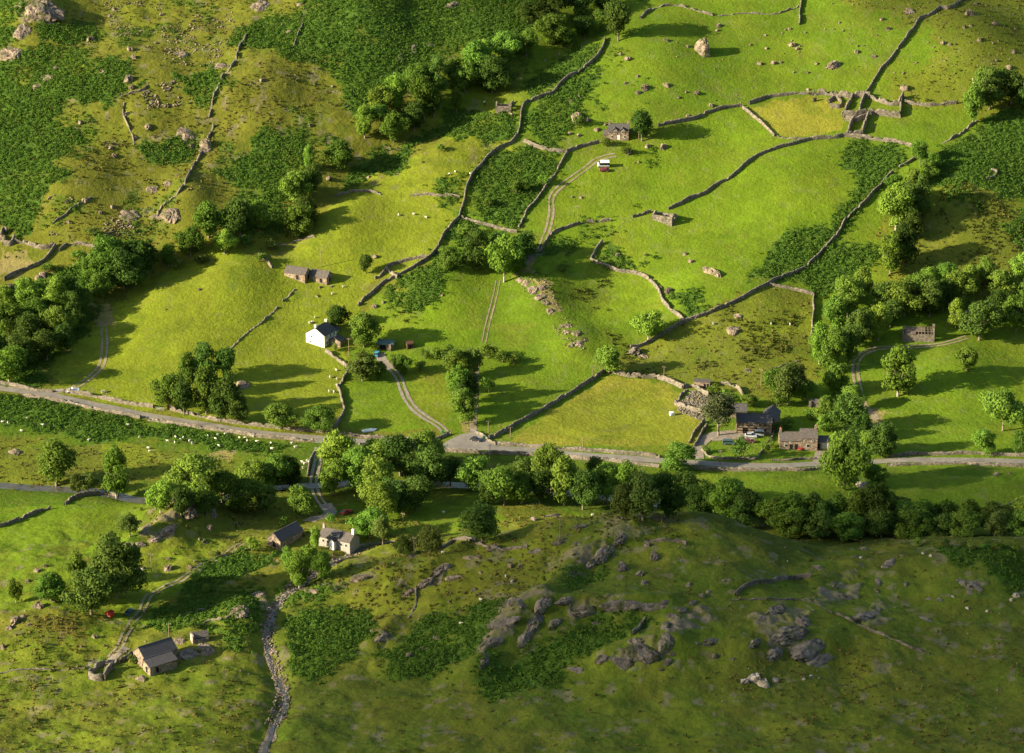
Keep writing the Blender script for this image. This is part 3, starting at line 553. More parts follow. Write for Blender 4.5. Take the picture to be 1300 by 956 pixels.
W = [
 ([(313, 45), (302, 66), (296, 82), (284, 96), (277, 110), (270, 125), (267, 140), (265, 150)], 'upper length of the crumbling wall climbing the rough hillside on the far left', 1.3, .25),
 ([(272, 160), (266, 172), (258, 187), (252, 202), (243, 216), (238, 226), (230, 240), (217, 254), (205, 264), (199, 276)], 'lower length of the crumbling hillside wall, running down past pinkish crags to the stream trees', 1.3, .25),
 ([(768, 50), (764, 64), (754, 78), (735, 92), (718, 102), (705, 115), (700, 120), (685, 125), (668, 130), (662, 140), (660, 155), (657, 170), (650, 182), (632, 190), (618, 202), (605, 217), (596, 230), (590, 250), (586, 268), (583, 277)], 'long high wall winding down from the gully trees past the small ruined barn', 1.6, 0),
 ([(583, 277), (570, 290), (560, 307), (552, 320), (545, 328), (530, 338), (512, 347), (495, 356), (480, 365), (470, 375), (461, 382), (455, 389)], 'wall curving down to the left towards the trees behind the white farmhouse', 1.6, 0),
 ([(541, 327), (520, 331), (503, 335), (492, 340), (485, 350), (476, 355)], 'short inner wall of the narrow strip above the bend of the curving wall', 1.3, .1),
 ([(586, 277), (605, 284), (625, 289), (643, 293), (657, 295)], 'sunlit wall closing the bottom of the bracken triangle above the big round trees', 1.3, 0),
 ([(722, 193), (714, 205), (706, 219), (697, 232), (684, 250), (674, 262), (666, 275), (658, 290)], 'straight wall down the right edge of the bracken triangle beside the farm track', 1.3, 0),
 ([(663, 180), (680, 187), (700, 192), (720, 194)], 'pinkish tumbled wall along the top of the bracken triangle', 1.5, .1),
 ([(720, 194), (735, 188), (748, 184), (760, 181)], 'short dark wall left of the gabled stone house', 1.5, 0),
 ([(775, 281), (757, 282), (740, 284), (720, 289), (703, 296), (692, 308), (685, 320)], 'low wall beside the upper end of the farm track, ending at a thin pole', 1.2, .1),
 ([(803, 276), (815, 273), (826, 269)], 'stub of wall on the left of the roofless barn', 1.2, .1),
 ([(848, 266), (862, 260), (880, 252), (900, 243), (912, 234), (925, 228), (935, 220), (947, 208), (962, 198), (985, 190), (1005, 184), (1028, 178)], 'dark wall crossing the bright pasture from the roofless barn up to the sheepfold ruin', 1.5, 0),
 ([(1028, 178), (1060, 175), (1075, 174), (1100, 176), (1130, 181), (1158, 186)], 'thick pale wall running right beneath the ruined sheepfold', 1.7, 0),
 ([(835, 160), (860, 156), (883, 151), (900, 143), (920, 138), (941, 135)], 'shaded wall running right from the tree beside the gabled stone house', 1.6, 0),
 ([(943, 137), (955, 148), (970, 160), (984, 173)], 'diagonal wall on the left side of the dry yellow enclosure', 1.3, 0),
 ([(986, 174), (1005, 176), (1028, 177)], 'thin low wall along the foot of the dry yellow enclosure', .8, .2),
 ([(951, 133), (965, 127), (990, 122), (1010, 120), (1028, 120)], 'curved dark wall along the top of the dry yellow enclosure', 1.6, 0),
 ([(1098, 122), (1105, 110), (1112, 100), (1118, 88), (1128, 78), (1138, 65), (1148, 52), (1160, 37), (1167, 26), (1180, 20), (1193, 12), (1205, 12), (1215, 7), (1224, -4)], 'long wall climbing from the ruined sheepfold to the top right', 1.6, 0),
 ([(1017, -3), (1016, 12), (1015, 32)], 'short vertical wall at the top edge above the boulder strewn pasture', 1.5, 0),
 ([(1014, 9), (1000, 13), (988, 18), (970, 18), (950, 17), (930, 18), (912, 20)], 'ruined low wall running left near the top edge from the short vertical wall', 1.0, .35),
 ([(812, 24), (825, 14), (840, 8), (858, 7), (875, 11), (892, 16), (905, 20)], 'ruined low wall at the top edge right of the gully trees', 1.2, .3),
 ([(1148, 131), (1170, 134), (1195, 133), (1216, 131)], 'pale wall running right from the sheepfold corner to the hill trees', 1.4, .1),
 ([(1240, 153), (1226, 165), (1212, 174), (1196, 182)], 'broken wall slanting down left below the hill trees on the right', 1.1, .3),
 ([(1166, 198), (1155, 206), (1142, 213)], 'stub of pale wall between bushes at the top of the long bracken wall', 1.3, 0),
 ([(1132, 220), (1110, 245), (1098, 258), (1086, 268), (1075, 280), (1062, 300), (1048, 315), (1040, 326), (1028, 336), (1013, 345), (995, 353), (975, 361), (950, 374), (930, 385), (905, 396), (880, 405), (865, 412), (850, 420), (835, 428), (820, 437), (800, 443)], 'longest wall, running diagonally down left along the edge of the big bracken bed', 1.6, 0),
 ([(976, 361), (990, 365), (1010, 369), (1033, 374)], 'pale wall along the top of the tussocky field', 1.3, 0),
 ([(1033, 375), (1033, 390), (1031, 410), (1029, 426)], 'straight wall down the right side of the tussocky field', 1.3, 0),
 ([(765, 309), (757, 316), (753, 324), (750, 331), (765, 336), (785, 344), (805, 347), (820, 353), (831, 363), (838, 373), (842, 383), (852, 394), (860, 401), (868, 408)], 'pinkish serpentine wall in the middle of the pasture, hooked at its upper end', 1.5, 0),
 ([(620, 558), (650, 543), (690, 520), (720, 503), (745, 487), (771, 471)], 'straight dark wall up the left edge of the mown field above the junction', 1.6, 0),
 ([(774, 472), (790, 477), (810, 480), (835, 481), (852, 486), (868, 494)], 'sunlit uneven wall along the top of the mown field', 1.8, .08),
 ([(893, 535), (882, 550), (876, 563)], 'left wall of the narrow walled strip beside the farm drive', 1.3, 0),
 ([(897, 541), (888, 555), (881, 567)], 'right wall of the narrow walled strip beside the farm drive', 1.3, 0),
 ([(915, 487), (928, 489), (938, 495), (944, 504)], 'tumbled pale wall curving above the farm buildings', 1.4, .2),
 ([(412, 447), (425, 455), (437, 463), (441, 470), (438, 480), (429, 491)], 'upper wall curving down below the white farmhouse', 1.4, .1),
 ([(429, 491), (434, 502), (435, 516), (438, 521), (431, 534), (424, 546)], 'lower wall of the paddock, reaching the road left of the white trough', 1.4, 0),
 ([(375, 368), (366, 377), (359, 383)], 'upper fragment of the broken wall crossing the bright left field', .9, .3),
 ([(352, 389), (340, 401), (328, 412), (315, 421), (298, 437), (287, 447)], 'long broken line of stones crossing the bright left field below the barns', .9, .35),
 ([(329, 324), (337, 331), (345, 341)], 'stub of wall at the upper left of the twin barns', 1.3, 0),
 ([(425, 250), (440, 245), (455, 243), (470, 244), (484, 247)], 'left length of the low wall across the pasture above the twin barns', .9, .2),
 ([(520, 249), (545, 248), (560, 249), (584, 251)], 'right length of the low wall across the pasture, meeting the winding wall', 1.0, .1),
 ([(350, 312), (368, 309), (385, 304), (400, 300)], 'low wall under the stream trees at the top of the pasture', .8, .2),
 ([(18, 307), (32, 309), (45, 314), (60, 316), (70, 313)], 'top wall of the small enclosure at the left edge', 1.6, .05),
 ([(71, 313), (62, 326), (52, 335), (38, 341), (20, 348), (5, 356)], 'diagonal wall on the lower side of the small enclosure at the left edge', 1.8, 0),
 ([(75, 319), (85, 312), (98, 310), (112, 311), (122, 316), (127, 322)], 'tumbled wall running right from the small left edge enclosure to the trees', 1.2, .2),
 ([(66, 285), (80, 276), (92, 266), (104, 258), (118, 252)], 'stony remnant wall climbing right above the small left edge enclosure', 1.0, .35),
 ([(158, 131), (157, 145), (161, 158), (168, 170), (170, 184)], 'dark crumbling wall remnant on the hillside amid the left bracken', 1.0, .3),
 ([(152, 121), (166, 118), (182, 114), (188, 105)], 'short ruined wall at the right of the highest left bracken bed', .9, .3),
 ([(372, 60), (378, 45), (384, 30), (386, 8)], 'old ruined wall running up to the top edge left of the big bracken slope', .9, .3),
 ([(-20, 673), (0, 669), (15, 664), (38, 655), (48, 650), (64, 646)], 'dark field wall in the lower left meadow near the left edge', 1.4, 0),
 ([(82, 641), (92, 634), (105, 630), (128, 628), (150, 632)], 'short dark field wall just below the river on the left', 1.3, .1),
 ([(404, 571), (397, 580), (393, 592), (392, 605)], 'curved wall on the left of the lower track below the road', 1.3, 0),
 ([(558, 698), (568, 693), (578, 687), (592, 685), (604, 688)], 'dark curved wall beside the round dark tree in the lower meadow', 1.3, 0),
 ([(604, 690), (618, 694), (632, 699), (650, 697), (670, 695)], 'low sunlit tumbled wall right of the round dark tree', .9, .2),
 ([(935, 757), (941, 749), (950, 744), (965, 741), (985, 738), (1005, 735), (1030, 733)], 'dark wall stub on the shaded foreground knoll', 1.5, 0),
 ([(928, 762), (955, 762), (985, 761), (1015, 762), (1038, 768), (1058, 778)], 'upper length of the faint broken wall across the foreground knoll', .7, .25),
 ([(1060, 779), (1080, 788), (1105, 800), (1130, 811), (1155, 822), (1180, 830)], 'lower right length of the broken wall descending the foreground knoll', .9, .2),
 ([(803, 807), (812, 798), (820, 789)], 'short dark wall at the top of the shaded bracken in the foreground', 1.5, 0),
 ([(528, 748), (527, 765), (525, 775), (519, 785)], 'thin broken line of stones down the lower slope', .8, .35),
 ([(817, 687), (840, 687), (860, 688), (872, 692)], 'rough stone bank just under the brow of the foreground knoll', 1.1, .25),
 ([(178, 828), (168, 832), (160, 837), (153, 841)], 'dark wall joining the bottom left stone house', 1.7, 0),
 ([(150, 841), (142, 846), (134, 850)], 'continuation of the dark wall left of the bottom left house', 1.3, .1),
 ([(250, 796), (265, 790), (282, 787), (296, 781)], 'pale tumbled wall above the tiny ruined hut', 1.0, .2),
 ([(225, 784), (245, 779), (268, 771)], 'thin wall slanting up through the ferns below the hillside track', .7, .3),
 ([(0, 855), (40, 850), (90, 850), (125, 847)], 'low line of stones across the bottom left meadow', .5, .3),
 ([(1128, 232), (1150, 240), (1168, 236)], 'stone fragments half hidden at the foot of the hill bushes', .7, .3),
 ([(1252, 228), (1262, 226), (1266, 220), (1258, 217)], 'hooked fragment of wall in the bracken near the right edge', 1.3, 0),
 ([(650, 148), (646, 138), (652, 130)], 'little wall joining the small ruined barn to the winding wall', 1.0, .2),
 ([(982, 470), (1000, 462), (1015, 458)], 'low bank of stones in the tussocky field', .5, .3),
 ([(1245, 655), (1275, 643), (1305, 632)], 'broken dark wall in the meadow at the right edge below the road', .8, .25),
]
# walls along the road
W += [
 ([(-70, 478), (0, 487), (15, 489), (28, 493), (45, 496), (68, 498)], 'roadside wall on the field side at the far left end of the road', 1.3, 0),
 ([(82, 499), (110, 503), (150, 511), (195, 518)], 'roadside wall on the field side right of the white pickup', 1.7, 0),
 ([(212, 519), (235, 525), (262, 531), (290, 537), (350, 544), (390, 548), (425, 551)], 'roadside wall on the field side below the big tree clump and the tree pair', 1.4, .05),
 ([(430, 552), (470, 556), (510, 558), (548, 561)], 'roadside wall on the field side below the paddock with the white trough', 1.3, 0),
 ([(548, 561), (560, 556), (572, 551)], 'short splayed wall on the left of the junction', 1.3, 0),
 ([(604, 549), (612, 554), (622, 561), (630, 565)], 'short splayed wall on the right of the junction by the black car', 1.2, 0),
 ([(630, 565), (660, 567), (700, 570), (760, 574), (820, 579), (838, 581)], 'roadside wall on the field side below the mown field', 1.4, 0),
 ([(28, 503), (60, 508), (95, 514), (130, 523), (165, 529), (178, 532)], 'river side roadside wall opposite the white pickup', 1.5, 0),
 ([(188, 534), (240, 542), (300, 551), (350, 557), (398, 561)], 'river side roadside wall below the big tree clump', 1.3, .05),
 ([(412, 563), (470, 568), (530, 571), (580, 574), (640, 577), (700, 580), (752, 585)], 'river side roadside wall opposite the junction', 1.3, .03),
 ([(755, 584), (800, 589), (838, 593)], 'river side roadside wall left of the hedge bush by the farm drive', 1.3, 0),
 ([(880, 596), (940, 598), (1000, 598), (1045, 596)], 'river side roadside wall opposite the cottage', 1.3, 0),
 ([(1126, 592), (1180, 590), (1240, 590), (1310, 594), (1370, 597)], 'river side roadside wall at the right end of the road', 1.2, 0),
 ([(1128, 580), (1180, 578), (1240, 577), (1300, 580), (1370, 583)], 'field side roadside wall at the right end of the road', 1.3, 0),
 ([(890, 571), (900, 580), (920, 583), (950, 584), (962, 583), (968, 572), (975, 562), (982, 552)], 'garden wall looping round the farm lawn', 1.0, 0),
 ([(980, 585), (1000, 585), (1020, 584), (1036, 583)], 'low garden wall in front of the cottage', 1.0, 0)]
for pts, lab, h, br in W:
    kn = 'broken wall' in lab and 'knoll' in lab
    dry_wall(pts, lab, h*(.7 if kn else 1), .6 if h > 1 else .45, br, group=G, mat='grey_rock' if 'knoll' in lab else 'drystone')
# tumbled stone yard
def stones_heap(name, poly, n, s0, s1, label, cat, mat='drystone', kind=None):
    P = np.array(ats(poly)); lo = P.min(0); hi = P.max(0); V = []; F = []; k = 0
    base = [(-1, -1, -.4), (1, -1, -.5), (1, 1, -.4), (-1, 1, -.5), (-.7, -.7, .6), (.8, -.6, .5), (.6, .7, .7), (-.7, .6, .5)]
    q = [(0, 1, 2, 3), (4, 7, 6, 5), (0, 4, 5, 1), (1, 5, 6, 2), (2, 6, 7, 3), (3, 7, 4, 0)]
    pts = []
    while len(pts) < n:
        x = RNG.uniform(lo[0], hi[0], n); y = RNG.uniform(lo[1], hi[1], n); i = pip(x, y, P); pts += list(zip(x[i], y[i]))
    pts = np.array(pts[:n]); zz = Hn(pts[:, 0], pts[:, 1])
    for (x, y), z in zip(pts, zz):
        s = RNG.uniform(s0, s1); a = RNG.uniform(0, 6.28); ca, sa = math.cos(a), math.sin(a); e = RNG.uniform(.6, 1.3, 3)
        for (u, v, w_) in base:
            u *= s*e[0]*.5; v *= s*e[1]*.5; w_ *= s*e[2]*.5
            V.append((x+u*ca-v*sa, y+u*sa+v*ca, z+w_+s*.15))
        F += [tuple(k+i for i in f) for f in q]; k += 8
    return tag(link(name, npmesh(name, V, F), None, mat), label, cat, kind=kind)
stones_heap('stone_rubble', [(862, 512), (878, 495), (902, 500), (898, 530), (888, 533), (860, 522)], 900, .2, .75, 'rubble of loose stones filling the old yard beside the pine', 'rubble', kind='stuff')
dry_wall([(866, 494), (880, 492), (892, 499), (900, 503)], 'top wall of the rubble filled yard beside the pine', 1.6, .8, .05, group=G)
dry_wall([(857, 513), (866, 517), (880, 522), (895, 526)], 'bottom wall of the rubble filled yard beside the pine', 1.8, .9, 0, group=G)
dry_wall([(860, 511), (866, 502), (871, 495)], 'left wall of the rubble filled yard beside the pine', 1.2, .6, .1, group=G)
stones_heap('stream_stones', [(436, 706), (452, 698), (458, 703), (420, 722), (398, 735), (372, 752), (352, 772), (348, 800), (352, 830), (366, 860), (370, 890), (354, 925), (336, 920), (352, 880), (345, 856), (336, 830), (330, 795), (336, 770), (362, 745), (400, 716)], 1300, .25, .95, 'pale boulders and cobbles choking the stream bed', 'stones', 'rock', kind='stuff')
# loose stones on the slopes
def scree(poly, n, s0=.25, s1=.8): SC.append((poly, n, s0, s1))
SC = []
scree([(130, 0), (300, 0), (290, 60), (270, 85), (240, 85), (150, 60)], 900, .25, .95); scree([(180, 115), (225, 100), (230, 135), (180, 140)], 260, .4, 1.2); scree([(130, 180), (170, 175), (168, 200), (140, 200)], 40)
scree([(60, 250), (220, 230), (220, 290), (130, 300), (60, 300)], 220, .3, 1.1); scree([(750, 60), (1000, 20), (1000, 130), (760, 130)], 110, .2, .6); scree([(980, 10), (1300, 0), (1300, 120), (1000, 90)], 260, .25, 1.0)
scree([(655, 350), (698, 358), (712, 395), (745, 432), (740, 445), (715, 440), (695, 400), (668, 375)], 260, .25, .8); scree([(230, 200), (262, 180), (262, 240), (220, 270)], 50)
scree([(640, 680), (1300, 700), (1300, 900), (600, 900)], 240, .2, .7); scree([(400, 700), (640, 690), (640, 850), (400, 850)], 100, .2, .6); scree([(0, 740), (330, 700), (330, 860), (0, 860)], 130, .2, .7)
scree([(560, 180), (590, 200), (560, 240)], 10, .2, .5); scree([(60, 150), (0, 180), (10, 220), (80, 220)], 30, .3, .8)
def scree_all():
    V = []; F = []; k = 0
    base = [(-1, -1, -.4), (1, -1, -.5), (1, 1, -.4), (-1, 1, -.5), (-.7, -.7, .6), (.8, -.6, .5), (.6, .7, .7), (-.7, .6, .5)]
    q = [(0, 1, 2, 3), (4, 7, 6, 5), (0, 4, 5, 1), (1, 5, 6, 2), (2, 6, 7, 3), (3, 7, 4, 0)]
    for poly, n, s0, s1 in SC:
        P = np.array(ats(poly)); lo = P.min(0); hi = P.max(0); pts = []
        while len(pts) < n:
            x = RNG.uniform(lo[0], hi[0], n*2); y = RNG.uniform(lo[1], hi[1], n*2); i = pip(x, y, P) & (fbm(x, y, 12, 2, 601) > -.1); pts += list(zip(x[i], y[i]))
        pts = np.array(pts[:n]); zz = Hn(pts[:, 0], pts[:, 1])
        for (x, y), z in zip(pts, zz):
            s = s0+(s1-s0)*RNG.uniform()**2; a = RNG.uniform(0, 6.28); ca, sa = math.cos(a), math.sin(a); e = RNG.uniform(.5, 1.4, 3)
            for (u, v, w_) in base:
                u *= s*e[0]*.5*RNG.uniform(.7, 1.2); v *= s*e[1]*.5; w_ *= s*e[2]*.5
                V.append((x+u*ca-v*sa, y+u*sa+v*ca, z+w_+s*.12))
            F += [tuple(k+i for i in f) for f in q]; k += 8
    tag(link('scattered_stones', npmesh('scattered_stones', V, F), None, 'rock'), 'small loose stones strewn over the open hillsides', 'stones', kind='stuff')
scree_all()

# ------------------------------------------------------------------ boulders and outcrops
def rock_mesh(seed, flat, crag):
    bm = bmesh.new(); bmesh.ops.create_icosphere(bm, subdivisions=5, radius=1.0)
    V = np.array([v.co[:] for v in bm.verts])
    f = np.abs(fbm(V[:, 0]*2+V[:, 2], V[:, 1]*2-V[:, 2]*.7, 1.1, 5, seed, .62))*crag*1.5; g_ = fbm(V[:, 0]+3, V[:, 1]+V[:, 2], .8, 3, seed+9)*.28
    r = 1-f+g_
    q = RNG.uniform(-1, 1, 3)
    V2 = V*r[:, None]
    for _ in range(5):            # a few broken faces
        d = RNG.normal(0, 1, 3); d[2] = abs(d[2])*.6; d /= np.linalg.norm(d); t = RNG.uniform(.5, .8); s = V2@d; k = s > t
        V2[k] -= np.outer((s[k]-t)*.85, d)
    V2[:, 2] = np.where(V2[:, 2] > 0, V2[:, 2]*flat, V2[:, 2]*.5)
    for v, c in zip(bm.verts, V2): v.co = c
    me = bpy.data.meshes.new('rock'); bm.to_mesh(me); bm.free(); return me
RM = {}
for kd, mt in (('rock', 'rock'), ('grey', 'grey_rock'), ('pale', 'pale_rock')):
    for sh, fl, cr in (('b', .95, .45), ('s', .34, .42)):
        RM[kd, sh] = [rock_mesh(100+i*7+len(RM)*31, fl, cr) for i in range(3)]
        for me in RM[kd, sh]: me.materials.append(M[mt])
def normal(x, y, e=2.0):
    return Vector((-(H(x+e, y)-H(x-e, y))/(2*e), -(H(x, y+e)-H(x, y-e))/(2*e), 1)).normalized()
def rock(px, py, wpx, label, kd='rock', sh='b', hr=None, dr=1.0, yaw=None, cat='boulder', name=None, group=None):
    x, y = at(px, py); s = wpx/ppm(x, y)/2
    o = bpy.data.objects.new(name or ('boulder' if sh == 'b' else 'rock_outcrop'), random.choice(RM[kd, sh])); COL.objects.link(o)
    o.location = (x, y, H(x, y)-.05*s); q = normal(x, y, max(2, s)).to_track_quat('Z', 'Y') if sh == 's' else Matrix.Identity(3).to_quaternion()
    yaw = random.uniform(0, 6.28) if yaw is None else yaw
    o.rotation_euler = (q.to_matrix() @ Matrix.Rotation(yaw, 3, 'Z')).to_euler() if sh == 's' else (0, 0, yaw)
    o.scale = (s, s*dr, s*(hr or (.85 if sh == 'b' else .9)))
    return tag(o, label, cat if sh == 'b' else 'outcrop', group)
def rocks(phrase, items, kd='rock', sh='b', group=None, **kw):
    items = sorted(items); big = max(i[2] for i in items)
    for i, it in enumerate(items):
        sz = 'largest' if it[2] == big and sum(j[2] == big for j in items) == 1 else ('big' if it[2] > 11 else 'small')
        phrase_ = phrase
        lab = (f"{sz} {phrase}" if len(items) == 1 else f"{sz} {phrase}, {ORD[i]} from left") if i < len(ORD) else phrase
        rock(it[0], it[1], it[2], lab, kd, sh, group=group or (phrase if len(items) > 1 else None), **kw)
rocks('pinkish crag in the upper left corner slope', [(50, 14, 60), (15, 68, 40), (62, 100, 22), (28, 42, 30), (70, 87, 16)], sh='s')
rocks('boulder below the stony top of the left hill', [(115, 51, 15), (166, 63, 12), (170, 73, 10), (163, 101, 17), (168, 111, 11), (206, 19, 8), (245, 27, 7), (144, 12, 7)])
rocks('grey outcrop in turf near the top left', [(232, 70, 24), (130, 90, 12), (45, 110, 14)], sh='s')
rocks('boulder on the olive hillside left of the long crumbling wall', [(188, 162, 13), (160, 145, 9), (102, 156, 9), (243, 186, 11), (140, 188, 9), (145, 198, 11), (172, 175, 7), (198, 55, 6)])
rocks('pinkish crag beside the long crumbling wall', [(235, 170, 28), (261, 188, 24), (280, 83, 16), (192, 241, 20), (212, 233, 16), (165, 274, 28), (214, 272, 34)], sh='s')
rock(262, 186, 20, 'tall dark crag built into the crumbling hillside wall', 'rock', 'b', 1.2, cat='crag')
rocks('crag at the top edge left of the big bracken slope', [(330, 9, 34), (380, 6, 14)], sh='s')
rocks('rock sticking out of the big bracken slope', [(573, 7, 24), (508, 72, 16), (524, 62, 24), (545, 57, 16), (600, 12, 8)], sh='s', dr=.7)
rocks('small boulder on the pale slope beside the big bracken bed', [(332, 102, 9), (397, 77, 5), (440, 136, 7), (393, 159, 8), (455, 25, 5), (422, 110, 5), (400, 107, 5), (365, 42, 7), (358, 32, 6)])
rocks('pale boulder in the pasture below the gully trees', [(417, 227, 10), (468, 225, 6), (537, 206, 5), (368, 41, 8)])
rock(893, 66, 26, 'large pinkish ribbed crag standing in the upper pasture', 'rock', 'b', 1.5, cat='crag', name='crag')
rocks('boulder in the upper pasture above the gabled stone house', [(797, 75, 11), (820, 112, 15), (811, 118, 9), (846, 109, 11), (862, 124, 6), (884, 118, 10), (788, 69, 7), (873, 59, 6), (903, 134, 9), (794, 106, 7), (809, 97, 6), (912, 33, 9), (910, 39, 6), (871, 117, 5), (846, 52, 9), (873, 147, 6)])
rocks('boulder close to the gabled stone house', [(732, 151, 22), (747, 153, 9), (842, 187, 13), (797, 193, 14), (822, 186, 10), (724, 128, 6), (724, 170, 8), (735, 172, 7), (757, 165, 9), (768, 158, 6)])
rocks('boulder on the bracken slope above the winding wall', [(709, 69, 6), (714, 58, 5), (692, 76, 5), (734, 123, 7)])
rocks('boulder in the stony top right pasture inside the climbing wall', [(1057, 84, 20), (1025, 92, 6), (1026, 114, 6), (1008, 92, 5), (1005, 57, 12), (982, 80, 9), (964, 81, 8), (991, 79, 6), (1036, 81, 6), (973, 62, 6), (1002, 37, 6), (1066, 29, 5), (953, 57, 5), (1012, 62, 7), (971, 45, 5), (1119, 25, 8), (1109, 72, 8), (1088, 66, 9), (1127, 37, 9)])
rock(1155, 14, 20, 'grey outcrop at the top edge inside the wall climbing top right', sh='s')
rocks('boulder on the rough slope in the top right corner', [(1230, 18, 16), (1264, 31, 11), (1243, 51, 9), (1206, 57, 7), (1197, 55, 9), (1238, 5, 7), (1281, 86, 10), (1148, 112, 14), (1145, 124, 9), (1224, 35, 7), (1286, 66, 8), (1232, 33, 6), (1265, 77, 6), (1209, 8, 6)])
rock(906, 346, 38, 'long pale crag slanting through the bright pasture below the roofless barn', 'rock', 's', 1.2, .45, yaw=-.6)
rocks('boulder in the bright pasture around the serpentine wall', [(820, 324, 6), (727, 250, 5), (737, 251, 6), (870, 323, 8), (785, 324, 9), (850, 370, 15), (838, 366, 9), (877, 332, 9), (811, 206, 5), (806, 207, 3.5)])
rocks('pinkish crag on the bank below the farm track', [(668, 360, 16), (676, 367, 20), (688, 366, 14), (684, 378, 18), (694, 384, 14), (698, 394, 14), (716, 414, 14), (719, 421, 10), (731, 424, 16), (736, 436, 13), (725, 438, 11), (660, 356, 12), (742, 430, 9)], sh='s')
rock(806, 447, 22, 'dark crag at the lower end of the longest wall', 'grey', 'b', .8, cat='crag', name='crag'); rock(815, 452, 16, 'sunlit stones right under the dark crag by the longest wall', 'rock', 's')
rocks('outcrop in the tussocky field', [(930, 421, 24), (938, 402, 14), (948, 470, 12)], sh='s')
rocks('pale boulder in the fields around the twin barns', [(475, 326, 9), (402, 376, 6), (487, 384, 7), (476, 389, 10), (407, 365, 6), (421, 364, 5), (561, 375, 5), (254, 368, 6), (210, 393, 4)])
rocks('boulder near the small left edge enclosure', [(4, 303, 14), (12, 366, 16), (55, 350, 14), (48, 354, 12), (85, 257, 7), (108, 255, 10), (143, 263, 9), (87, 282, 7), (128, 270, 8), (54, 361, 6)])
rocks('rock slab on the lower left knoll above the track', [(242, 645, 44), (213, 675, 34), (196, 686, 26), (172, 693, 24), (270, 651, 24), (225, 632, 30)], sh='s', dr=.6, yaw=.3)
rocks('boulder on the turf of the lower left knoll', [(265, 671, 13), (218, 678, 9), (213, 709, 7), (213, 723, 18), (241, 721, 9), (182, 722, 7), (260, 688, 10), (300, 665, 8), (313, 697, 7), (297, 702, 6), (253, 685, 6), (248, 713, 6)])
rocks('grey boulder in the bottom left meadow', [(50, 771, 18), (20, 790, 20), (12, 798, 12), (37, 794, 9), (121, 809, 12), (133, 820, 5), (3, 822, 10), (35, 738, 8), (68, 764, 8), (103, 821, 7), (35, 820, 6), (47, 725, 12), (57, 719, 9), (30, 783, 9)])
rocks('outcrop beside the bottom left stone house', [(237, 832, 34), (262, 826, 34), (215, 842, 18), (180, 862, 18), (225, 815, 20)], sh='s')
rocks('brown outcrop above the stony stream bed', [(304, 775, 34), (326, 772, 16), (290, 783, 12), (272, 748, 10), (330, 757, 30)], sh='s')
rocks('outcrop on the sunlit lower slope right of the stream', [(560, 722, 40), (542, 738, 30), (520, 752, 22), (573, 735, 28), (598, 708, 24), (523, 707, 30), (455, 735, 34), (432, 746, 22), (395, 750, 26), (483, 810, 28), (474, 800, 20), (552, 810, 20), (535, 824, 20), (415, 742, 20)], sh='s', dr=.5, yaw=.5)
rocks('boulder on the sunlit lower slope right of the stream', [(602, 749, 10), (610, 727, 6), (500, 716, 6), (485, 716, 8), (520, 834, 16), (385, 781, 6), (485, 782, 5), (533, 786, 6), (570, 764, 5), (567, 829, 6), (577, 801, 5), (478, 722, 6)])
rocks('brown crag on the long spur in the lower middle', [(655, 765, 50), (640, 790, 44), (625, 815, 40), (680, 790, 46), (616, 838, 30), (690, 765, 40), (668, 808, 40), (705, 790, 30), (636, 776, 16)], 'grey', 's', dr=.5, yaw=.7)
rocks('grey slab along the brow of the spur below the river trees', [(768, 700, 48), (752, 715, 30), (790, 682, 34), (713, 687, 28), (700, 655, 24), (738, 668, 26), (735, 690, 20), (680, 699, 20)], 'grey', 's', dr=.5, yaw=.6)
rocks('long grey rib on the shaded knoll above the dark bracken', [(790, 768, 60), (745, 775, 50), (830, 770, 40), (720, 762, 34), (760, 790, 20), (845, 765, 24)], 'grey', 's', dr=.4, yaw=.15)
rocks('broken grey crag low on the shaded knoll', [(820, 828, 60), (785, 838, 40), (765, 835, 24), (845, 818, 40), (805, 815, 26), (730, 850, 24)], 'grey', 's', dr=.6)
rocks('grey boulder on the shaded knoll', [(823, 693, 12), (790, 721, 20), (813, 729, 14), (831, 707, 18), (818, 741, 14), (849, 841, 16), (853, 830, 9), (907, 833, 12), (930, 837, 7), (892, 757, 12), (885, 817, 7), (873, 744, 8), (899, 752, 8), (724, 732, 5), (840, 850, 8), (875, 742, 8)], 'grey')
rocks('flat grey slab on the shaded knoll', [(858, 784, 30), (868, 775, 30), (845, 795, 34), (903, 815, 34), (880, 765, 22), (985, 774, 44), (1018, 788, 50), (1005, 803, 70), (1030, 822, 70), (985, 828, 44), (1040, 838, 50), (960, 816, 30), (970, 785, 30)], 'grey', 's', dr=.5, yaw=.2)
rocks('slab scattered across the brow of the shaded knoll', [(1037, 720, 24), (1086, 723, 9), (1067, 757, 34), (1060, 742, 30), (1115, 740, 22), (1097, 697, 20), (1128, 717, 34), (1150, 741, 14), (1085, 707, 12), (1113, 750, 14), (1100, 782, 44), (1115, 774, 24), (1180, 760, 12), (1175, 786, 20), (1230, 742, 36)], 'grey', 's', dr=.5)
rocks('pale boulder in the lower right corner area', [(1290, 757, 12), (1284, 762, 7), (1228, 772, 6), (1253, 776, 6), (1173, 703, 7), (1181, 706, 6), (1192, 762, 8), (1093, 708, 6), (1210, 757, 5), (1020, 862, 6), (1030, 859, 7)], 'pale')
rocks('jagged pale rock at the bottom of the shaded knoll', [(958, 862, 22), (970, 868, 20), (945, 865, 14), (985, 864, 12)], 'pale')
rocks('boulder in the meadow at the right edge below the road', [(1265, 603, 9), (1281, 601, 5), (1266, 640, 8)])
rocks('boulder on the bank of the lower meadow', [(752, 657, 5), (678, 660, 12), (600, 688, 8), (625, 697, 20), (648, 719, 10), (660, 719, 8)])
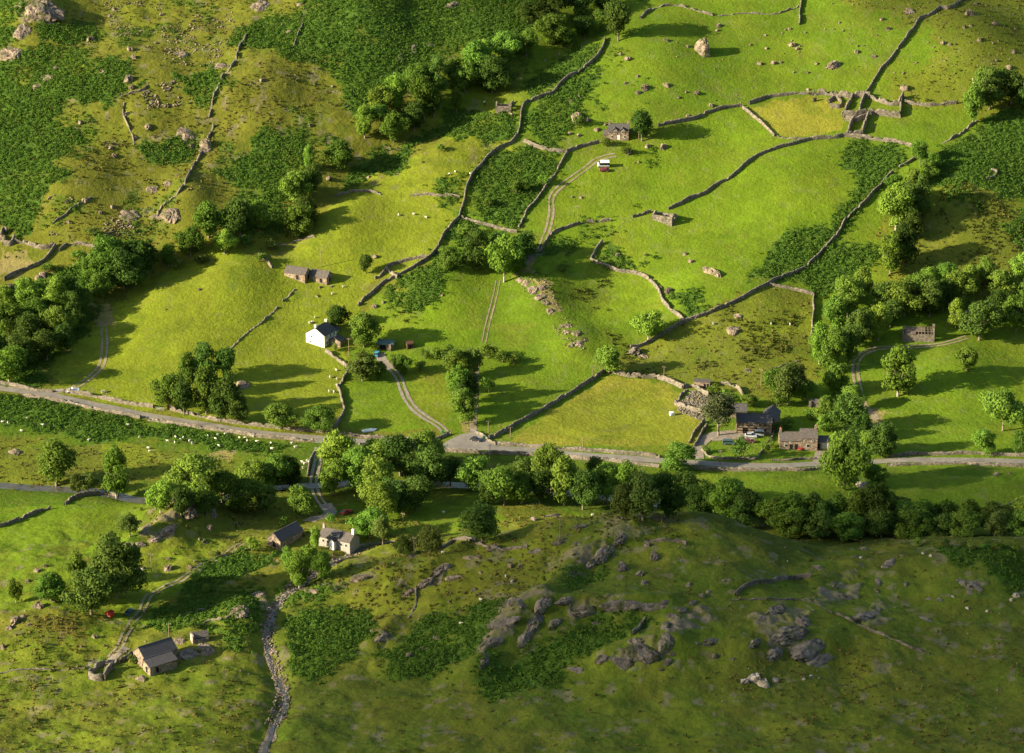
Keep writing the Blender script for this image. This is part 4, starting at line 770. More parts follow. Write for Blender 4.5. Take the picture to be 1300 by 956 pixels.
rock(1093, 615, 24, 'pale rocks exposed under the big roadside tree', 'pale', 's'); rock(1075, 612, 14, 'broken rock face under the big roadside tree', 'rock', 'b')
rocks('outcrop at the foot of the field clump trees', [(308, 488, 26), (20, 574, 20)], sh='s')
# ------------------------------------------------------------------ buildings
def section(root, x0, x1, y0, y1, eave, ridge, wmat='house_stone', rmat='slate', over=.25, found=2.5, hip=False, roof=True, ridge_y=None, oz=0.0, label=None):
    """gabled block, ridge along local x"""
    rm = (y0+y1)/2 if ridge_y is None else ridge_y
    f = MB().prism([(y0, -found), (y1, -found), (y1, eave), (rm, ridge-.10), (y0, eave)], 'x', x0, x1).build('wall', wmat, root)
    f.location.z = oz
    if roof:
        t = .16; b = MB()
        for ya, sg in ((y0, -1), (y1, 1)):
            sl = (ridge-eave)/abs(rm-ya); ye = ya+sg*over; ze = eave-over*sl
            b.prism([(ye, ze+.02), (rm, ridge+.02), (rm, ridge+.02+t), (ye, ze+t)], 'x', x0-.18, x1+.18)
        b.box(x0-.19, x1+.19, rm-.12, rm+.12, ridge+.08, ridge+.28)
        r = b.build('roof', rmat, root); r.location.z = oz
        return r
    return f
def window(root, x, z, w=.95, h=1.1, face='front', at_=0.0, frame='window_paint', name='window'):
    """at_: the wall plane"""
    d = .07
    if face == 'front': fr = MB().box(x-w/2, x+w/2, at_-d, at_+.1, z-h/2, z+h/2); pn = MB().box(x-w/2+.1, x+w/2-.1, at_-d-.02, at_-d+.02, z-h/2+.1, z+h/2-.1)
    elif face == 'left': fr = MB().box(at_-d, at_+.1, x-w/2, x+w/2, z-h/2, z+h/2); pn = MB().box(at_-d-.02, at_-d+.02, x-w/2+.1, x+w/2-.1, z-h/2+.1, z+h/2-.1)
    else: fr = MB().box(at_-.1, at_+d, x-w/2, x+w/2, z-h/2, z+h/2); pn = MB().box(at_+d-.02, at_+d+.02, x-w/2+.1, x+w/2-.1, z-h/2+.1, z+h/2-.1)
    f = fr.build(name, frame, root); pn.build('pane', 'glass', f); return f
def door(root, x, w=1.0, h=2.0, face='front', at_=0.0, mat='dark_opening', z0=0.0, name='door', frame='house_stone'):
    d = .06
    if face == 'front': f = MB().box(x-w/2-.15, x+w/2+.15, at_-d+.02, at_+.1, z0+h, z0+h+.22).build('lintel', frame, root); o = MB().box(x-w/2, x+w/2, at_-d, at_+.1, z0, z0+h)
    elif face == 'left': o = MB().box(at_-d, at_+.1, x-w/2, x+w/2, z0, z0+h)
    else: o = MB().box(at_-.1, at_+d, x-w/2, x+w/2, z0, z0+h)
    return o.build(name, mat, root)
def chimney(parent, x, y, z0, z1, w=.75, mat='house_stone', pots=1):
    c = MB().box(x-w/2, x+w/2, y-w/2, y+w/2, z0, z1).box(x-w/2-.07, x+w/2+.07, y-w/2-.07, y+w/2+.07, z1-.02, z1+.12).build('chimney', mat, parent)
    return c
def pot(parent, x, y, z): MB().tube((x, y, z), (x, y, z+.5), .17, .13, 8).build('chimney_pot', 'chimney_pot', parent)
def place(name, px, py, yaw, label, cat, dz=0.0, group=None):
    x, y = at(px, py); return empty(name, (x, y, H(x, y)+dz), R(yaw), label, cat, group)
def ppx(px, py): return ppm(*at(px, py))

# twin barns
for (px, py, yaw, L, Wd, lab) in [(374, 355, -22, 9.0, 5.5, 'left and longer of the twin stone barns with grey slate roof'), (404, 359, -24, 7.6, 5.2, 'right and smaller of the twin stone barns with grey slate roof')]:
    b = place('stone_barn', px, py, yaw, lab, 'barn', .2, 'twin stone barns in the pasture'); section(b, -L/2, L/2, 0, Wd, 2.3, 4.2, 'house_stone', 'old_slate')
    door(b, 1.2, 1.1, 1.8); window(b, -2.2, 1.3, .7, .8, at_=0)
    door(b, Wd/2, 1.0, 1.7, 'right', L/2)
# white farmhouse
b = place('farmhouse', 412, 442, 62, 'white painted farmhouse with dark slate roof and white chimney', 'house', .2)
rf = section(b, 0, 8.6, 0, 8.2, 4.6, 7.2, 'whitewash', 'slate'); chimney(rf, .55, 4.1, 6.6, 8.3, .8, 'whitewash'); pot(rf, .55, 4.1, 8.4); chimney(rf, 8.1, 4.1, 6.6, 8.2, .8, 'whitewash')
for x in (1.8, 4.4, 7.0): window(b, x, 3.7, .8, 1.1, at_=0)
for x in (1.8, 7.0): window(b, x, 1.4, .9, 1.2, at_=0)
door(b, 4.4, 1.0, 2.0, frame='whitewash', mat='brown_wood')
window(b, 5.8, 3.6, .7, .9, 'left', 0); window(b, 6.2, 1.4, .7, .9, 'left', 0)
rf = section(b, 8.6, 13.5, 1.2, 7.2, 3.3, 5.4, 'whitewash', 'slate'); window(b, 11, 1.4, 1, 1, at_=1.2)
rf = section(b, 3.0, 7.0, -5.2, 0.0, 2.2, 3.4, 'house_stone', 'slate')
# garage and hut by the farmhouse
b = place('lean_to_garage', 488, 444, -8, 'low stone outbuilding with green sheet roof behind the turquoise car', 'outbuilding', .1)
section(b, -2.8, 3.4, 0, 5.0, 2.0, 2.9, 'house_stone', 'green_tin'); door(b, -.6, 2.4, 1.8, name='doorway'); MB().box(1.9, 2.7, -1.0, -.05, -1, 2.3).build('buttress', 'house_stone', b)
b = place('garden_hut', 521, 443, 18, 'tiny dark brown wooden hut in the farmhouse garden', 'hut', .1); section(b, -1.2, 1.2, 0, 3.2, 1.9, 2.5, 'brown_wood', 'brown_wood', .1); door(b, 0, .8, 1.6, mat='dark_opening')
# gabled stone house
b = place('stone_house', 785, 178, -4, 'old stone house with two gabled dormers and two end chimneys', 'house', .2)
rf = section(b, -4.2, 4.2, 0, 6.0, 3.4, 6.0, 'house_stone', 'slate')
chimney(rf, -3.8, 3.0, 5.6, 7.2, .75); chimney(rf, 3.8, 3.0, 5.6, 7.2, .75); pot(rf, -3.8, 3, 7.3); pot(rf, 3.8, 3, 7.3)
for x in (-1.5, 1.7):
    d = MB().prism([(x-1.0, 2.2), (x+1.0, 2.2), (x+1.0, 4.0), (x, 5.0), (x-1.0, 4.0)], 'y', -.15, 2.2).build('dormer', 'house_stone', b)
    r_ = MB()
    for sg in (-1, 1): r_.prism([(x, 5.03), (x+sg*1.25, 3.80), (x+sg*1.25, 3.95), (x, 5.2)], 'y', -.35, 2.4)
    r_.build('dormer_roof', 'slate', d)
    f = window(d, x, 3.3, .8, 1.0, at_=-.15)
door(b, .1, 1.0, 2.0, mat='whitewash'); window(b, -2.6, 1.3, at_=0); window(b, 2.7, 1.3, at_=0)
p_ = section(b, -6.4, -4.2, 1.0, 5.0, 1.9, 3.2, 'house_stone', 'old_slate')
# roofless barns: four walls with thickness, a doorway in the gable
def roofless(b, L, Wd, h, gh, t=.55, mat='drystone', doorx=0, front_h=None):
    fh = front_h or h
    MB().box(-L/2, L/2, 0, t, -2.5, fh).build('wall', mat, b)
    MB().box(-L/2, L/2, Wd-t, Wd, -2.5, h).build('wall', mat, b)
    MB().prism([(t+.003, -2.5), (Wd-t-.003, -2.5), (Wd-t-.003, h-.05), (Wd/2, gh), (t+.003, h-.05)], 'x', -L/2, -L/2+t).build('gable', mat, b)
    g_ = MB()
    g_.prism([(t+.003, -2.5), (Wd/2-.6, -2.5), (Wd/2-.6, 2.0), (Wd/2+.6, 2.0), (Wd/2+.6, -2.5), (Wd-t-.003, -2.5), (Wd-t-.003, h-.05), (Wd/2, gh), (t+.003, h-.05)], 'x', L/2-t, L/2).build('gable', mat, b)
b = place('roofless_barn', 840, 283, -28, 'roofless stone barn standing across the wall in bright pasture', 'ruin', .3); roofless(b, 9.0, 5.0, 2.6, 3.8)
MB().box(-.5, .1, .55, 4.4, -2, 2.0).build('cross_wall', 'drystone', b)
b = place('ruined_barn', 639, 142, -4, 'small ruined stone barn with stumps of gables beside the winding wall', 'ruin', .2); roofless(b, 6.6, 4.2, 2.2, 3.8)
MB().box(-3.0, -1.2, -1.6, -1.0, -1, .7).build('wall', 'drystone', b)
# ruined sheepfold: compartments of thick walls
b = place('ruined_sheepfold', 1085, 168, 0, 'ruined stone sheepfold of several small roofless rooms', 'ruin', 0)
def ruinwall(root, P, h, th=.8):
    w_ = dry_wall(P, None, h, th, 0.02, cat=None, name='wall')
    w_.parent = root; w_.matrix_parent_inverse = Matrix.Translation(-Vector(root.location))
    return w_
for P, h in [([(1029, 121), (1045, 120), (1062, 122), (1080, 123), (1093, 122), (1105, 124)], 2.4), ([(1032, 129), (1036, 128)], 1.6), ([(1052, 131), (1060, 126), (1067, 130), (1066, 137), (1054, 136)], 1.6), ([(1082, 125), (1076, 137), (1070, 148)], 2.0), ([(1098, 124), (1093, 135), (1090, 146)], 2.0),
             ([(1105, 124), (1118, 130), (1130, 133), (1142, 133)], 2.0), ([(1142, 126), (1143, 138), (1143, 148)], 2.2), ([(1143, 149), (1125, 147), (1104, 145)], 2.4), ([(1069, 148), (1085, 148), (1103, 145)], 2.6), ([(1072, 152), (1085, 154), (1099, 150)], 2.0),
             ([(1085, 153), (1079, 160), (1075, 172)], 2.2), ([(1103, 147), (1098, 158), (1094, 171)], 2.4), ([(1076, 172), (1085, 171), (1094, 171)], 1.6), ([(1144, 131), (1146, 124)], 2.6)]: ruinwall(b, P, h)
b = place('ruined_pen', 8, 303, 0, 'stump of a stone pen at the left edge beside the bracken', 'ruin')
for P, h in [([(2, 302), (5, 294), (10, 296)], 2.2), ([(4, 310), (14, 311), (17, 303)], 1.9)]: ruinwall(b, P, h)
dry_wall([(505, 355), (500, 350), (497, 345), (490, 344)], 'stone corner of a fallen sheepfold above the bend of the curving wall', 1.6, .8, .1)
# farm by the pine
b = place('farm_barn', 958, 551, -3, 'long two storey stone barn with dark slate roof beside the pine', 'barn', .1)
rf = section(b, -6.5, 6.0, 0, 6.2, 4.2, 6.4)
door(b, -3.4, 1.8, 2.4, name='doorway'); door(b, .6, 1.2, 2.2); window(b, 3.6, 1.5, 1.1, 1.1, at_=0, frame='dark_opening'); window(b, 3.6, 3.3, .9, .7, at_=0, frame='dark_opening'); window(b, -1.2, 3.3, .9, .7, at_=0, frame='dark_opening'); window(b, 1.9, 3.3, .8, .7, at_=0, frame='dark_opening')
b = place('barn_wing', 974, 547, 72, 'gabled slate roofed wing at the right end of the long barn', 'barn', .1)
section(b, 0, 9.5, -2.6, 2.9, 4.4, 6.3)
b = place('farm_shed', 938, 531, 0, 'small slate roofed shed behind the long barn and pine', 'shed', .1); section(b, -2.8, 2.8, 0, 4.5, 2.6, 4.6); window(b, 0, 1.4, at_=0)
b = place('flat_roofed_hut', 891, 492, -12, 'small flat roofed stone hut with two openings above the rubble yard', 'hut', .1)
MB().box(-2.9, 2.9, 0, 3.2, -2, 2.0).build('wall', 'house_stone', b); MB().box(-3.15, 3.15, -.25, 3.4, 2.0, 2.2).build('roof', 'old_slate', b); door(b, 1.0, .8, 1.5, name='opening'); door(b, 2.2, .7, 1.5, name='opening')
# cottage by the road
b = place('cottage', 1012, 571, -1, 'stone cottage by the road with stepped slate roofs and end chimneys', 'house', .15)
rf = section(b, -6.2, 1.2, 0, 6.2, 3.3, 5.3, 'house_stone', 'old_slate'); chimney(rf, -5.8, 3.1, 4.9, 6.6, .8); pot(rf, -5.8, 3.1, 6.7)
rf = section(b, 1.2, 7.0, -.25, 6.6, 4.3, 6.5, 'house_stone', 'old_slate'); chimney(rf, 6.6, 3.2, 6.1, 7.7, .8); pot(rf, 6.6, 3.2, 7.8)
door(b, -2.2, 1.0, 2.0); door(b, -.4, 1.0, 2.0); window(b, -4.0, 1.5, 1.2, 1.1, at_=0); window(b, 3.8, 1.5, 1.3, 1.3, at_=-.25); window(b, 2.6, 3.4, .7, .7, at_=-.25); window(b, 5.3, 3.4, .7, .7, at_=-.25)
window(b, -2.5, 2.75, .7, .4, at_=0)
section(b, 7.0, 11.6, 1.0, 6.4, 2.5, 3.6, 'house_stone', 'slate'); door(b, 9.9, 2.4, 2.1, at_=1.0, mat='pale_door', name='garage_door'); door(b, 7.7, .8, 1.9, at_=1.0)
bn = empty('bench', (0, 0, 0), 0, 'dark red bench against the front wall of the cottage', 'bench')
bx, by = b.location.x+.9, b.location.y-.75
bn.location = (bx, by, b.location.z); MB().box(-.8, .8, -.25, .2, .42, .48).build('seat', 'red_paint', bn); MB().box(-.8, .8, .2, .26, .5, .95).build('backrest', 'red_paint', bn)
for sx in (-.7, .7): MB().box(sx-.04, sx+.04, -.22, .24, -.6, .42).build('leg', 'red_paint', bn)
# ruin with bare rafters
b = place('roofless_farmhouse', 1166, 434, -4, 'grey ruin with broken roof, bare rafters and a tall end chimney among trees', 'ruin', .1)
roofless(b, 12.0, 5.6, 2.9, 5.0, mat='drystone', front_h=2.9)
MB().box(5.3, 6.1, 2.3, 3.3, 4.3, 6.2).build('chimney', 'drystone', b); MB().box(-6.0, -5.3, 2.3, 3.1, 4.3, 5.3).build('chimney', 'drystone', b)
MB().prism([(-.15, 2.86), (2.75, 4.72), (2.75, 4.86), (-.15, 3.0)], 'x', -5.2, -1.4).prism([(.9, 3.54), (2.75, 4.72), (2.75, 4.86), (.9, 3.68)], 'x', -1.39, 2.1).build('roof', 'old_slate', b)
for k in range(9):
    x = -5.0+k*1.2; MB().prism([(-.1, 2.95), (2.8, 4.8), (2.8, 4.96), (-.1, 3.11)], 'x', x, x+.14).build('rafter', 'pole_wood', b)
for yy, zz in ((.9, 3.76), (1.9, 4.4), (2.8, 4.98)): MB().box(-5.3, 5.2, yy-.06, yy+.06, zz, zz+.12).build('purlin', 'pole_wood', b)
b = place('white_gable', 1225, 410, 60, 'sunlit pale gable of a small building half hidden by trees on the right', 'building', .1); section(b, 0, 5, -1.8, 1.8, 2.8, 4.6, 'house_stone', 'old_slate')
b = place('stone_hut', 1036, 517, -3, 'little stone hut with a chimney stub behind the cottage', 'hut', .1); rf = section(b, -2.2, 2.8, 0, 3.0, 1.5, 2.3, 'drystone', 'old_slate'); MB().box(-2.6, -1.8, -.6, .3, -1, 2.2).build('chimney', 'drystone', b)
# lower farm
b = place('slate_barn', 362, 688, 55, 'stone barn with long dark slate roof above the stream', 'barn', .2)
section(b, -5.5, 6.0, -2.6, 2.8, 2.6, 4.8); door(b, 0, 1.2, 1.8, 'left', -5.5); 
b = place('white_cottage', 428, 697, -28, 'white cottage with a dormer and white chimney beside the stream', 'house', .3)
rf = section(b, -7.0, 4.8, 0, 6.0, 2.8, 4.7, 'shaded_whitewash', 'old_slate'); chimney(rf, 4.4, 3.0, 4.3, 6.3, .8, 'whitewash'); pot(rf, 4.4, 3, 6.4); chimney(rf, -6.6, 3.0, 4.3, 6.0, .7, 'shaded_whitewash'); pot(rf, -6.6, 3, 6.1)
d = MB().prism([(.8, 3.3), (.8, 4.35), (2.9, 4.6), (2.9, 3.3)], 'x', -2.6, .2).build('dormer', 'whitewash', b); MB().prism([(.6, 4.38), (.6, 4.5), (3.0, 4.82), (3.0, 4.68)], 'x', -2.8, .4).build('dormer_roof', 'slate', d); window(d, -1.2, 3.95, 2.2, .6, at_=.8)
po = MB().prism([(-1.9, -2), (-.2, -2), (-.2, 2.6), (-1.05, 3.4), (-1.9, 2.6)], 'y', -1.6, .6).build('porch', 'whitewash', b); MB().prism([(-2.1, 2.55), (-1.05, 3.45), (0, 2.55), (0, 2.7), (-1.05, 3.62), (-2.1, 2.7)], 'y', -1.8, .7).build('porch_roof', 'slate', po)
for x in (-5.2, -3.4, 1.6, 3.4): window(b, x, 1.6, .9, 1.1, at_=0)
# bottom left house
b = place('stone_farmhouse', 203, 845, 38, 'stone farmhouse with two slate roof levels at the bottom left', 'house', .3)
section(b, -5.0, 6.0, 0, 6.5, 3.4, 5.8, 'house_stone', 'slate'); section(b, -5.6, 3.6, -4.0, 0, 2.2, 3.4, 'house_stone', 'slate', ridge_y=-.3); door(b, -2.0, .9, 1.8, 'left', -5.6); window(b, 3.5, 2.2, .8, 1.0, 'left', -5.0)
window(b, 0, 1.1, .8, .8, at_=-4.0); door(b, -3.2, .9, 1.7, at_=-4.0)
b = place('ruined_hut', 254, 815, 20, 'tiny ruined hut with one standing white sided wall near the stream', 'ruin', .2); MB().box(-2.4, 2.6, 2.0, 2.5, -2, 2.2).build('wall', 'drystone', b); MB().box(-2.4, -1.9, -.6, 2.0, -2, 2.2).build('wall', 'pale_rock', b); MB().box(-1.9, 2.6, -.6, -.2, -2, .9).build('wall', 'drystone', b); MB().prism([(.0, 1.0), (2.0, 2.3), (2.0, 2.45), (0, 1.15)], 'x', -2.0, 2.8).build('roof', 'old_slate', b)
b = place('ruined_byre', 132, 862, 20, 'broken stone byre walls at the bottom edge left of the farmhouse', 'ruin', 0)
for P, h in [([(117, 856), (122, 861), (130, 863)], 1.9), ([(130, 864), (138, 857), (148, 850)], 1.8), ([(118, 855), (128, 850), (136, 846), (146, 844)], 1.4)]: ruinwall(b, P, h)

# ------------------------------------------------------------------ vehicles
def vehicle(name, px, py, yaw, label, cat, L=4.1, Wd=1.7, hb=.85, ht=1.45, paint='red_paint', style='car', top=None):
    x, y = at(px, py); b = empty(name, (x, y, H(x, y)), R(yaw), label, cat)
    n = normal(x, y); q = n.to_track_quat('Z', 'Y').to_matrix() @ Matrix.Rotation(R(yaw), 3, 'Z'); b.rotation_euler = q.to_euler(); b.location = Vector((x, y, H(x, y)))+n*.12
    z0 = .28; h = L/2; w2 = Wd/2
    body = MB().prism([(-h, z0), (h, z0), (h, hb-.12), (h-.15, hb-.02), (h-.9, hb+.03), (-h+.3, hb+.03), (-h, hb-.1)], 'y', -w2, w2)
    bd = body.build('body', paint, b)
    if style == 'car': g_ = [(h-1.25, hb), (h-1.85, ht-.06), (-h+.9, ht-.06), (-h+.35, hb)]; rf_ = [(h-1.85, ht-.06), (h-1.9, ht), (-h+.95, ht), (-h+.9, ht-.06)]
    elif style == 'van': g_ = [(h-.55, hb), (h-1.1, ht-.1), (-h+.08, ht-.1), (-h+.02, hb)]; rf_ = [(h-1.1, ht-.1), (h-1.2, ht), (-h+.1, ht), (-h+.05, ht-.1)]
    else: g_ = [(h-1.2, hb), (h-1.7, ht-.06), (0, ht-.06), (-.1, hb)]; rf_ = [(h-1.7, ht-.06), (h-1.75, ht), (.02, ht), (0, ht-.06)]
    MB().prism(g_, 'y', -w2+.1, w2-.1).build('windows', top if top else 'glass', b)
    MB().prism(rf_, 'y', -w2+.09, w2-.09).build('roof', paint if not top else top, b)
    for sx in (-1, 1):
        for sy in (-1, 1):
            t = MB().tube((sx*(h-.75), sy*(w2-.18), .32), (sx*(h-.75), sy*(w2+.02), .32), .32, .32, 14).build('wheel', 'tyre', b)
            MB().tube((sx*(h-.75), sy*(w2+.01), .32), (sx*(h-.75), sy*(w2+.035), .32), .19, .19, 10).build('rim', 'rim', t)
    for sy in (-1, 1): MB().box(h-.05, h+.02, sy*(w2-.3)-.18, sy*(w2-.3)+.18, .55, .7).build('headlight', 'lamp_glass', b); MB().box(-h-.02, -h+.05, sy*(w2-.2)-.1, sy*(w2-.2)+.1, .55, .72).build('tail_light', 'red_paint', b)
    return b
vehicle('pickup_truck', 93, 498, 188, 'white pickup parked at the field gate on the far left of the road', 'pickup', 4.6, 1.8, .95, 1.7, 'white_paint', 'pickup')
vehicle('parked_van', 766, 211, 180, 'white camper van parked in the bright pasture below the gabled house', 'van', 4.8, 2.0, 1.1, 2.5, 'white_paint', 'van')
vehicle('parked_car', 767, 217, 176, 'maroon car parked in front of the white camper van', 'car', 4.0, 1.6, .8, 1.35, 'maroon_paint')
vehicle('parked_car', 604, 560, -12, 'black car standing at the road junction', 'car', 4.1, 1.7, .85, 1.45, 'black_paint')
vehicle('parked_car', 440, 652, 186, 'bright red car parked below the river trees', 'car', 4.2, 1.7, .8, 1.3, 'red_paint')
vehicle('parked_car', 478, 451, 82, 'turquoise car parked at the white farmhouse', 'car', 3.6, 1.6, .85, 1.5, 'blue_paint')
vehicle('parked_car', 953, 555, -14, 'silver car in the farm yard in front of the long barn', 'car', 4.3, 1.7, .9, 1.5, 'silver_paint')
vehicle('parked_van', 962, 553, 165, 'pale blue van at the right end of the farm yard', 'van', 4.2, 1.8, 1.0, 2.0, 'silver_paint', 'van')
vehicle('parked_car', 951, 562, -10, 'red car in the farm yard nearest the garden', 'car', 3.8, 1.6, .8, 1.35, 'maroon_paint')
vehicle('parked_car', 925, 564, -14, 'dark teal estate car parked on the farm lawn', 'car', 4.4, 1.75, .95, 1.65, 'teal_paint', 'van')
vehicle('parked_car', 664, 322, 20, 'blue car in the shade of the big round tree beside the track', 'car', 3.9, 1.6, .85, 1.4, 'blue_paint')
vehicle('farm_trailer', 139, 782, 80, 'small red farm wagon in front of the big dark tree', 'wagon', 2.6, 1.7, .9, 1.9, 'red_paint', 'van', 'red_paint')
vehicle('parked_car', 164, 779, 10, 'dull green car in the shade by the hillside track', 'car', 3.9, 1.6, .85, 1.4, 'teal_paint')
# overturned dinghy, white bale, barrel
x, y = at(469, 547); b = empty('rowing_boat', (x, y, H(x, y)), R(24), 'white overturned boat lying in the paddock beside the road', 'boat')
MB().prism([(-2.2, 0), (-2.0, -.55), (1.2, -.7), (2.4, 0), (1.2, .7), (-2.0, .55)], 'z', .0, .35).build('hull', 'plastic', b)
MB().prism([(-1.8, .35), (1.4, .35), (.9, .6), (-1.6, .6)], 'y', -.32, .32).build('keel', 'plastic', b); b.scale = (1.25, 1.5, 1.2)
x, y = at(853, 527); b = MB().box(-.9, .9, -.7, .7, -.1, 1.3, .25).build('wrapped_bale', 'plastic', None, True); b.location = (x, y, H(x, y)); b.rotation_euler = (0, 0, .3); tag(b, 'white plastic wrapped bale at the right side of the mown field', 'bale')
x, y = at(562, 550); b = empty('wheelie_bin', (x, y, H(x, y)), 0, 'green wheelie bin left of the junction', 'bin'); MB().box(-.35, .35, -.35, .35, 0, 1.0).build('body', 'green_plastic', b); MB().box(-.4, .4, -.4, .4, 1.0, 1.1).build('lid', 'green_plastic', b)
c = copy_tree(b); x, y = at(614, 557); c.location = (x, y, H(x, y)); c['label'] = 'green wheelie bin right of the junction by the black car'
# field gates
def gate(px, py, yaw, label):
    x, y = at(px, py); b = empty('field_gate', (x, y, H(x, y)), R(yaw), label, 'gate')
    for s in (-1.6, 1.6): MB().box(s-.1, s+.1, -.1, .1, -.6, 1.4).build('post', 'pole_wood', b)
    g_ = MB()
    for k in range(5): g_.box(-1.5, 1.5, -.03, .03, .2+k*.25, .28+k*.25)
    g_.prism([(-1.5, .2), (-1.4, .2), (1.5, 1.25), (1.4, 1.3)], 'y', -.05, .05).build('bars', 'rim', b)
gate(75, 498, -4, 'metal field gate between the road and the track beside the white pickup'); gate(601, 549, 5, 'metal gate across the foot of the tree lined lane'); gate(404, 563, -3, 'metal gate at the top of the lower track below the road')
gate(203, 521, -6, 'metal gate in the roadside wall left of the big tree clump')

# ------------------------------------------------------------------ poles
def pole_proto():
    r = empty('utility_pole', (0, 0, 0)); MB().tube((0, 0, -1), (0, 0, 8), .14, .10, 8).build('post', 'pole_wood', r)
    MB().box(-.7, .7, -.06, .06, 7.35, 7.48).build('crossarm', 'pole_wood', r)
    for sx in (-.6, .6): MB().tube((sx, 0, 7.48), (sx, 0, 7.68), .06, .05, 6).build('insulator', 'lamp_glass', r)
    return r
pr = None
for (px, py, hp, lab) in [(408, 339, 20, 'utility pole in the pasture above the twin barns'), (538, 326, 21, 'utility pole beside the top of the curving wall'), (443, 452, 23, 'utility pole beside the white farmhouse'), (733, 285, 24, 'thin pole in the bright pasture beside the farm track'),
    (811, 177, 18, 'pole standing by the tree beside the gabled stone house'), (522, 646, 26, 'pole in the meadow right of the red car'), (752, 480, 16, 'pole at the top corner of the mown field'), (843, 477, 12, 'short pole above the top wall of the mown field'), (966, 490, 22, 'pole above the long barn'),
    (252, 540, 17, 'pole on the roadside beneath the big tree clump'), (620, 550, 16, 'pole by the junction left of the mown field'), (648, 556, 14, 'pole on the lower corner of the mown field'), (622, 580, 16, 'pole on the river side of the road at the junction'), (740, 567, 13, 'pole behind the roadside wall of the mown field'),
    (914, 591, 20, 'pole beside the farm drive entrance'), (193, 735, 34, 'tall pole on the lower left knoll'), (215, 814, 24, 'pole behind the bottom left stone farmhouse'), (526, 705, 24, 'pole on the brow of the lower slope'), (530, 722, 16, 'shorter pole in front of the one on the lower slope brow'), (711, 683, 26, 'pole on the rocky bank of the lower meadow'),
    (840, 664, 12, 'thin pole at the foot of the river trees'), (427, 552, 10, 'white topped pole at the foot of the paddock wall'), (512, 678, 28, 'pole at the edge of the lower meadow trees'), (118, 503, 9, 'short post on the field side of the road past the pickup'), (136, 507, 9, 'second short post on the field side past the pickup')]:
    x, y = at(px, py); h = hp/ppm(x, y)/math.cos(R(20))
    if pr is None: pr = pole_proto(); o = pr
    else: o = copy_tree(pr)
    o.location = (x, y, H(x, y)); o.scale = (1, 1, h/8); o.rotation_euler = (0, 0, random.uniform(-.5, .5)); tag(o, lab, 'pole', 'poles dotted over the valley')

# ------------------------------------------------------------------ sheep
def sheep_mesh():
    b = MB(); b.ball((0, 0, .62), .55, .30, .30, 2); b.ball((.52, 0, .82), .2, .14, .15, 1); b.ball((.70, 0, .76), .13, .08, .09, 1)
    for sx in (-.32, .32):
        for sy in (-.15, .15): b.tube((sx, sy, 0), (sx, sy, .45), .045, .07, 5)
    return b.mesh('sheep', True)
sm_ = sheep_mesh(); sm_.materials.append(M['wool'])
def sheep(phrase, pts):
    pts = sorted(pts)
    for i, (px, py) in enumerate(pts):
        x, y = at(px, py); o = bpy.data.objects.new('sheep', sm_); COL.objects.link(o); o.location = (x, y, H(x, y)-.03); o.rotation_euler = (0, 0, random.uniform(0, 6.28)); s = random.uniform(.9, 1.15); o.scale = (s, s, s)
        tag(o, f"white sheep {phrase}" + (f", {ORD[i]} from left" if len(pts) > 1 else ''), 'sheep', 'sheep grazing in the valley')
sheep('grazing in the ferns at the far left below the road', [(35, 532), (55, 541), (3, 537), (10, 538), (27, 548)])
sheep('in the middle of the olive pasture under the road', [(113, 560), (163, 541), (177, 556), (188, 570), (190, 574)])
sheep('in the loose line below the roadside wall', [(213, 561), (223, 556), (222, 563), (229, 559), (233, 557), (241, 561), (244, 564), (264, 555), (274, 559), (277, 553), (286, 552), (278, 567)])
sheep('close under the roadside wall left of the lower track', [(304, 557), (311, 557), (314, 561), (322, 555), (326, 562), (345, 571), (344, 564), (371, 564), (375, 569)])
sheep('huddled by the curved wall of the lower track', [(390, 586), (387, 590), (385, 595), (392, 588), (384, 588)])
sheep('beside the wall below the white farmhouse', [(427, 471), (419, 480), (428, 482), (428, 490), (418, 498), (424, 499)])
sheep('above the white farmhouse', [(400, 404), (396, 410), (393, 411)])
sheep('in the pasture above the twin barns', [(506, 274), (525, 273), (541, 277), (422, 374), (436, 365)])
sheep('near the upper bend of the winding wall', [(578, 219), (571, 222), (597, 222), (615, 131)])
sheep('in the tussocky field', [(979, 412), (1003, 413), (906, 412)])
sheep('in the lower meadow', [(752, 655), (563, 652), (180, 725)])
sheep('at the top right by the hill trees', [(1235, 102), (1237, 107)])
sheep('on the sunlit lower slope', [(610, 763), (650, 740), (642, 733), (585, 793), (562, 703)])
sheep('behind the roadside wall right of the pickup', [(130, 499), (133, 498)])
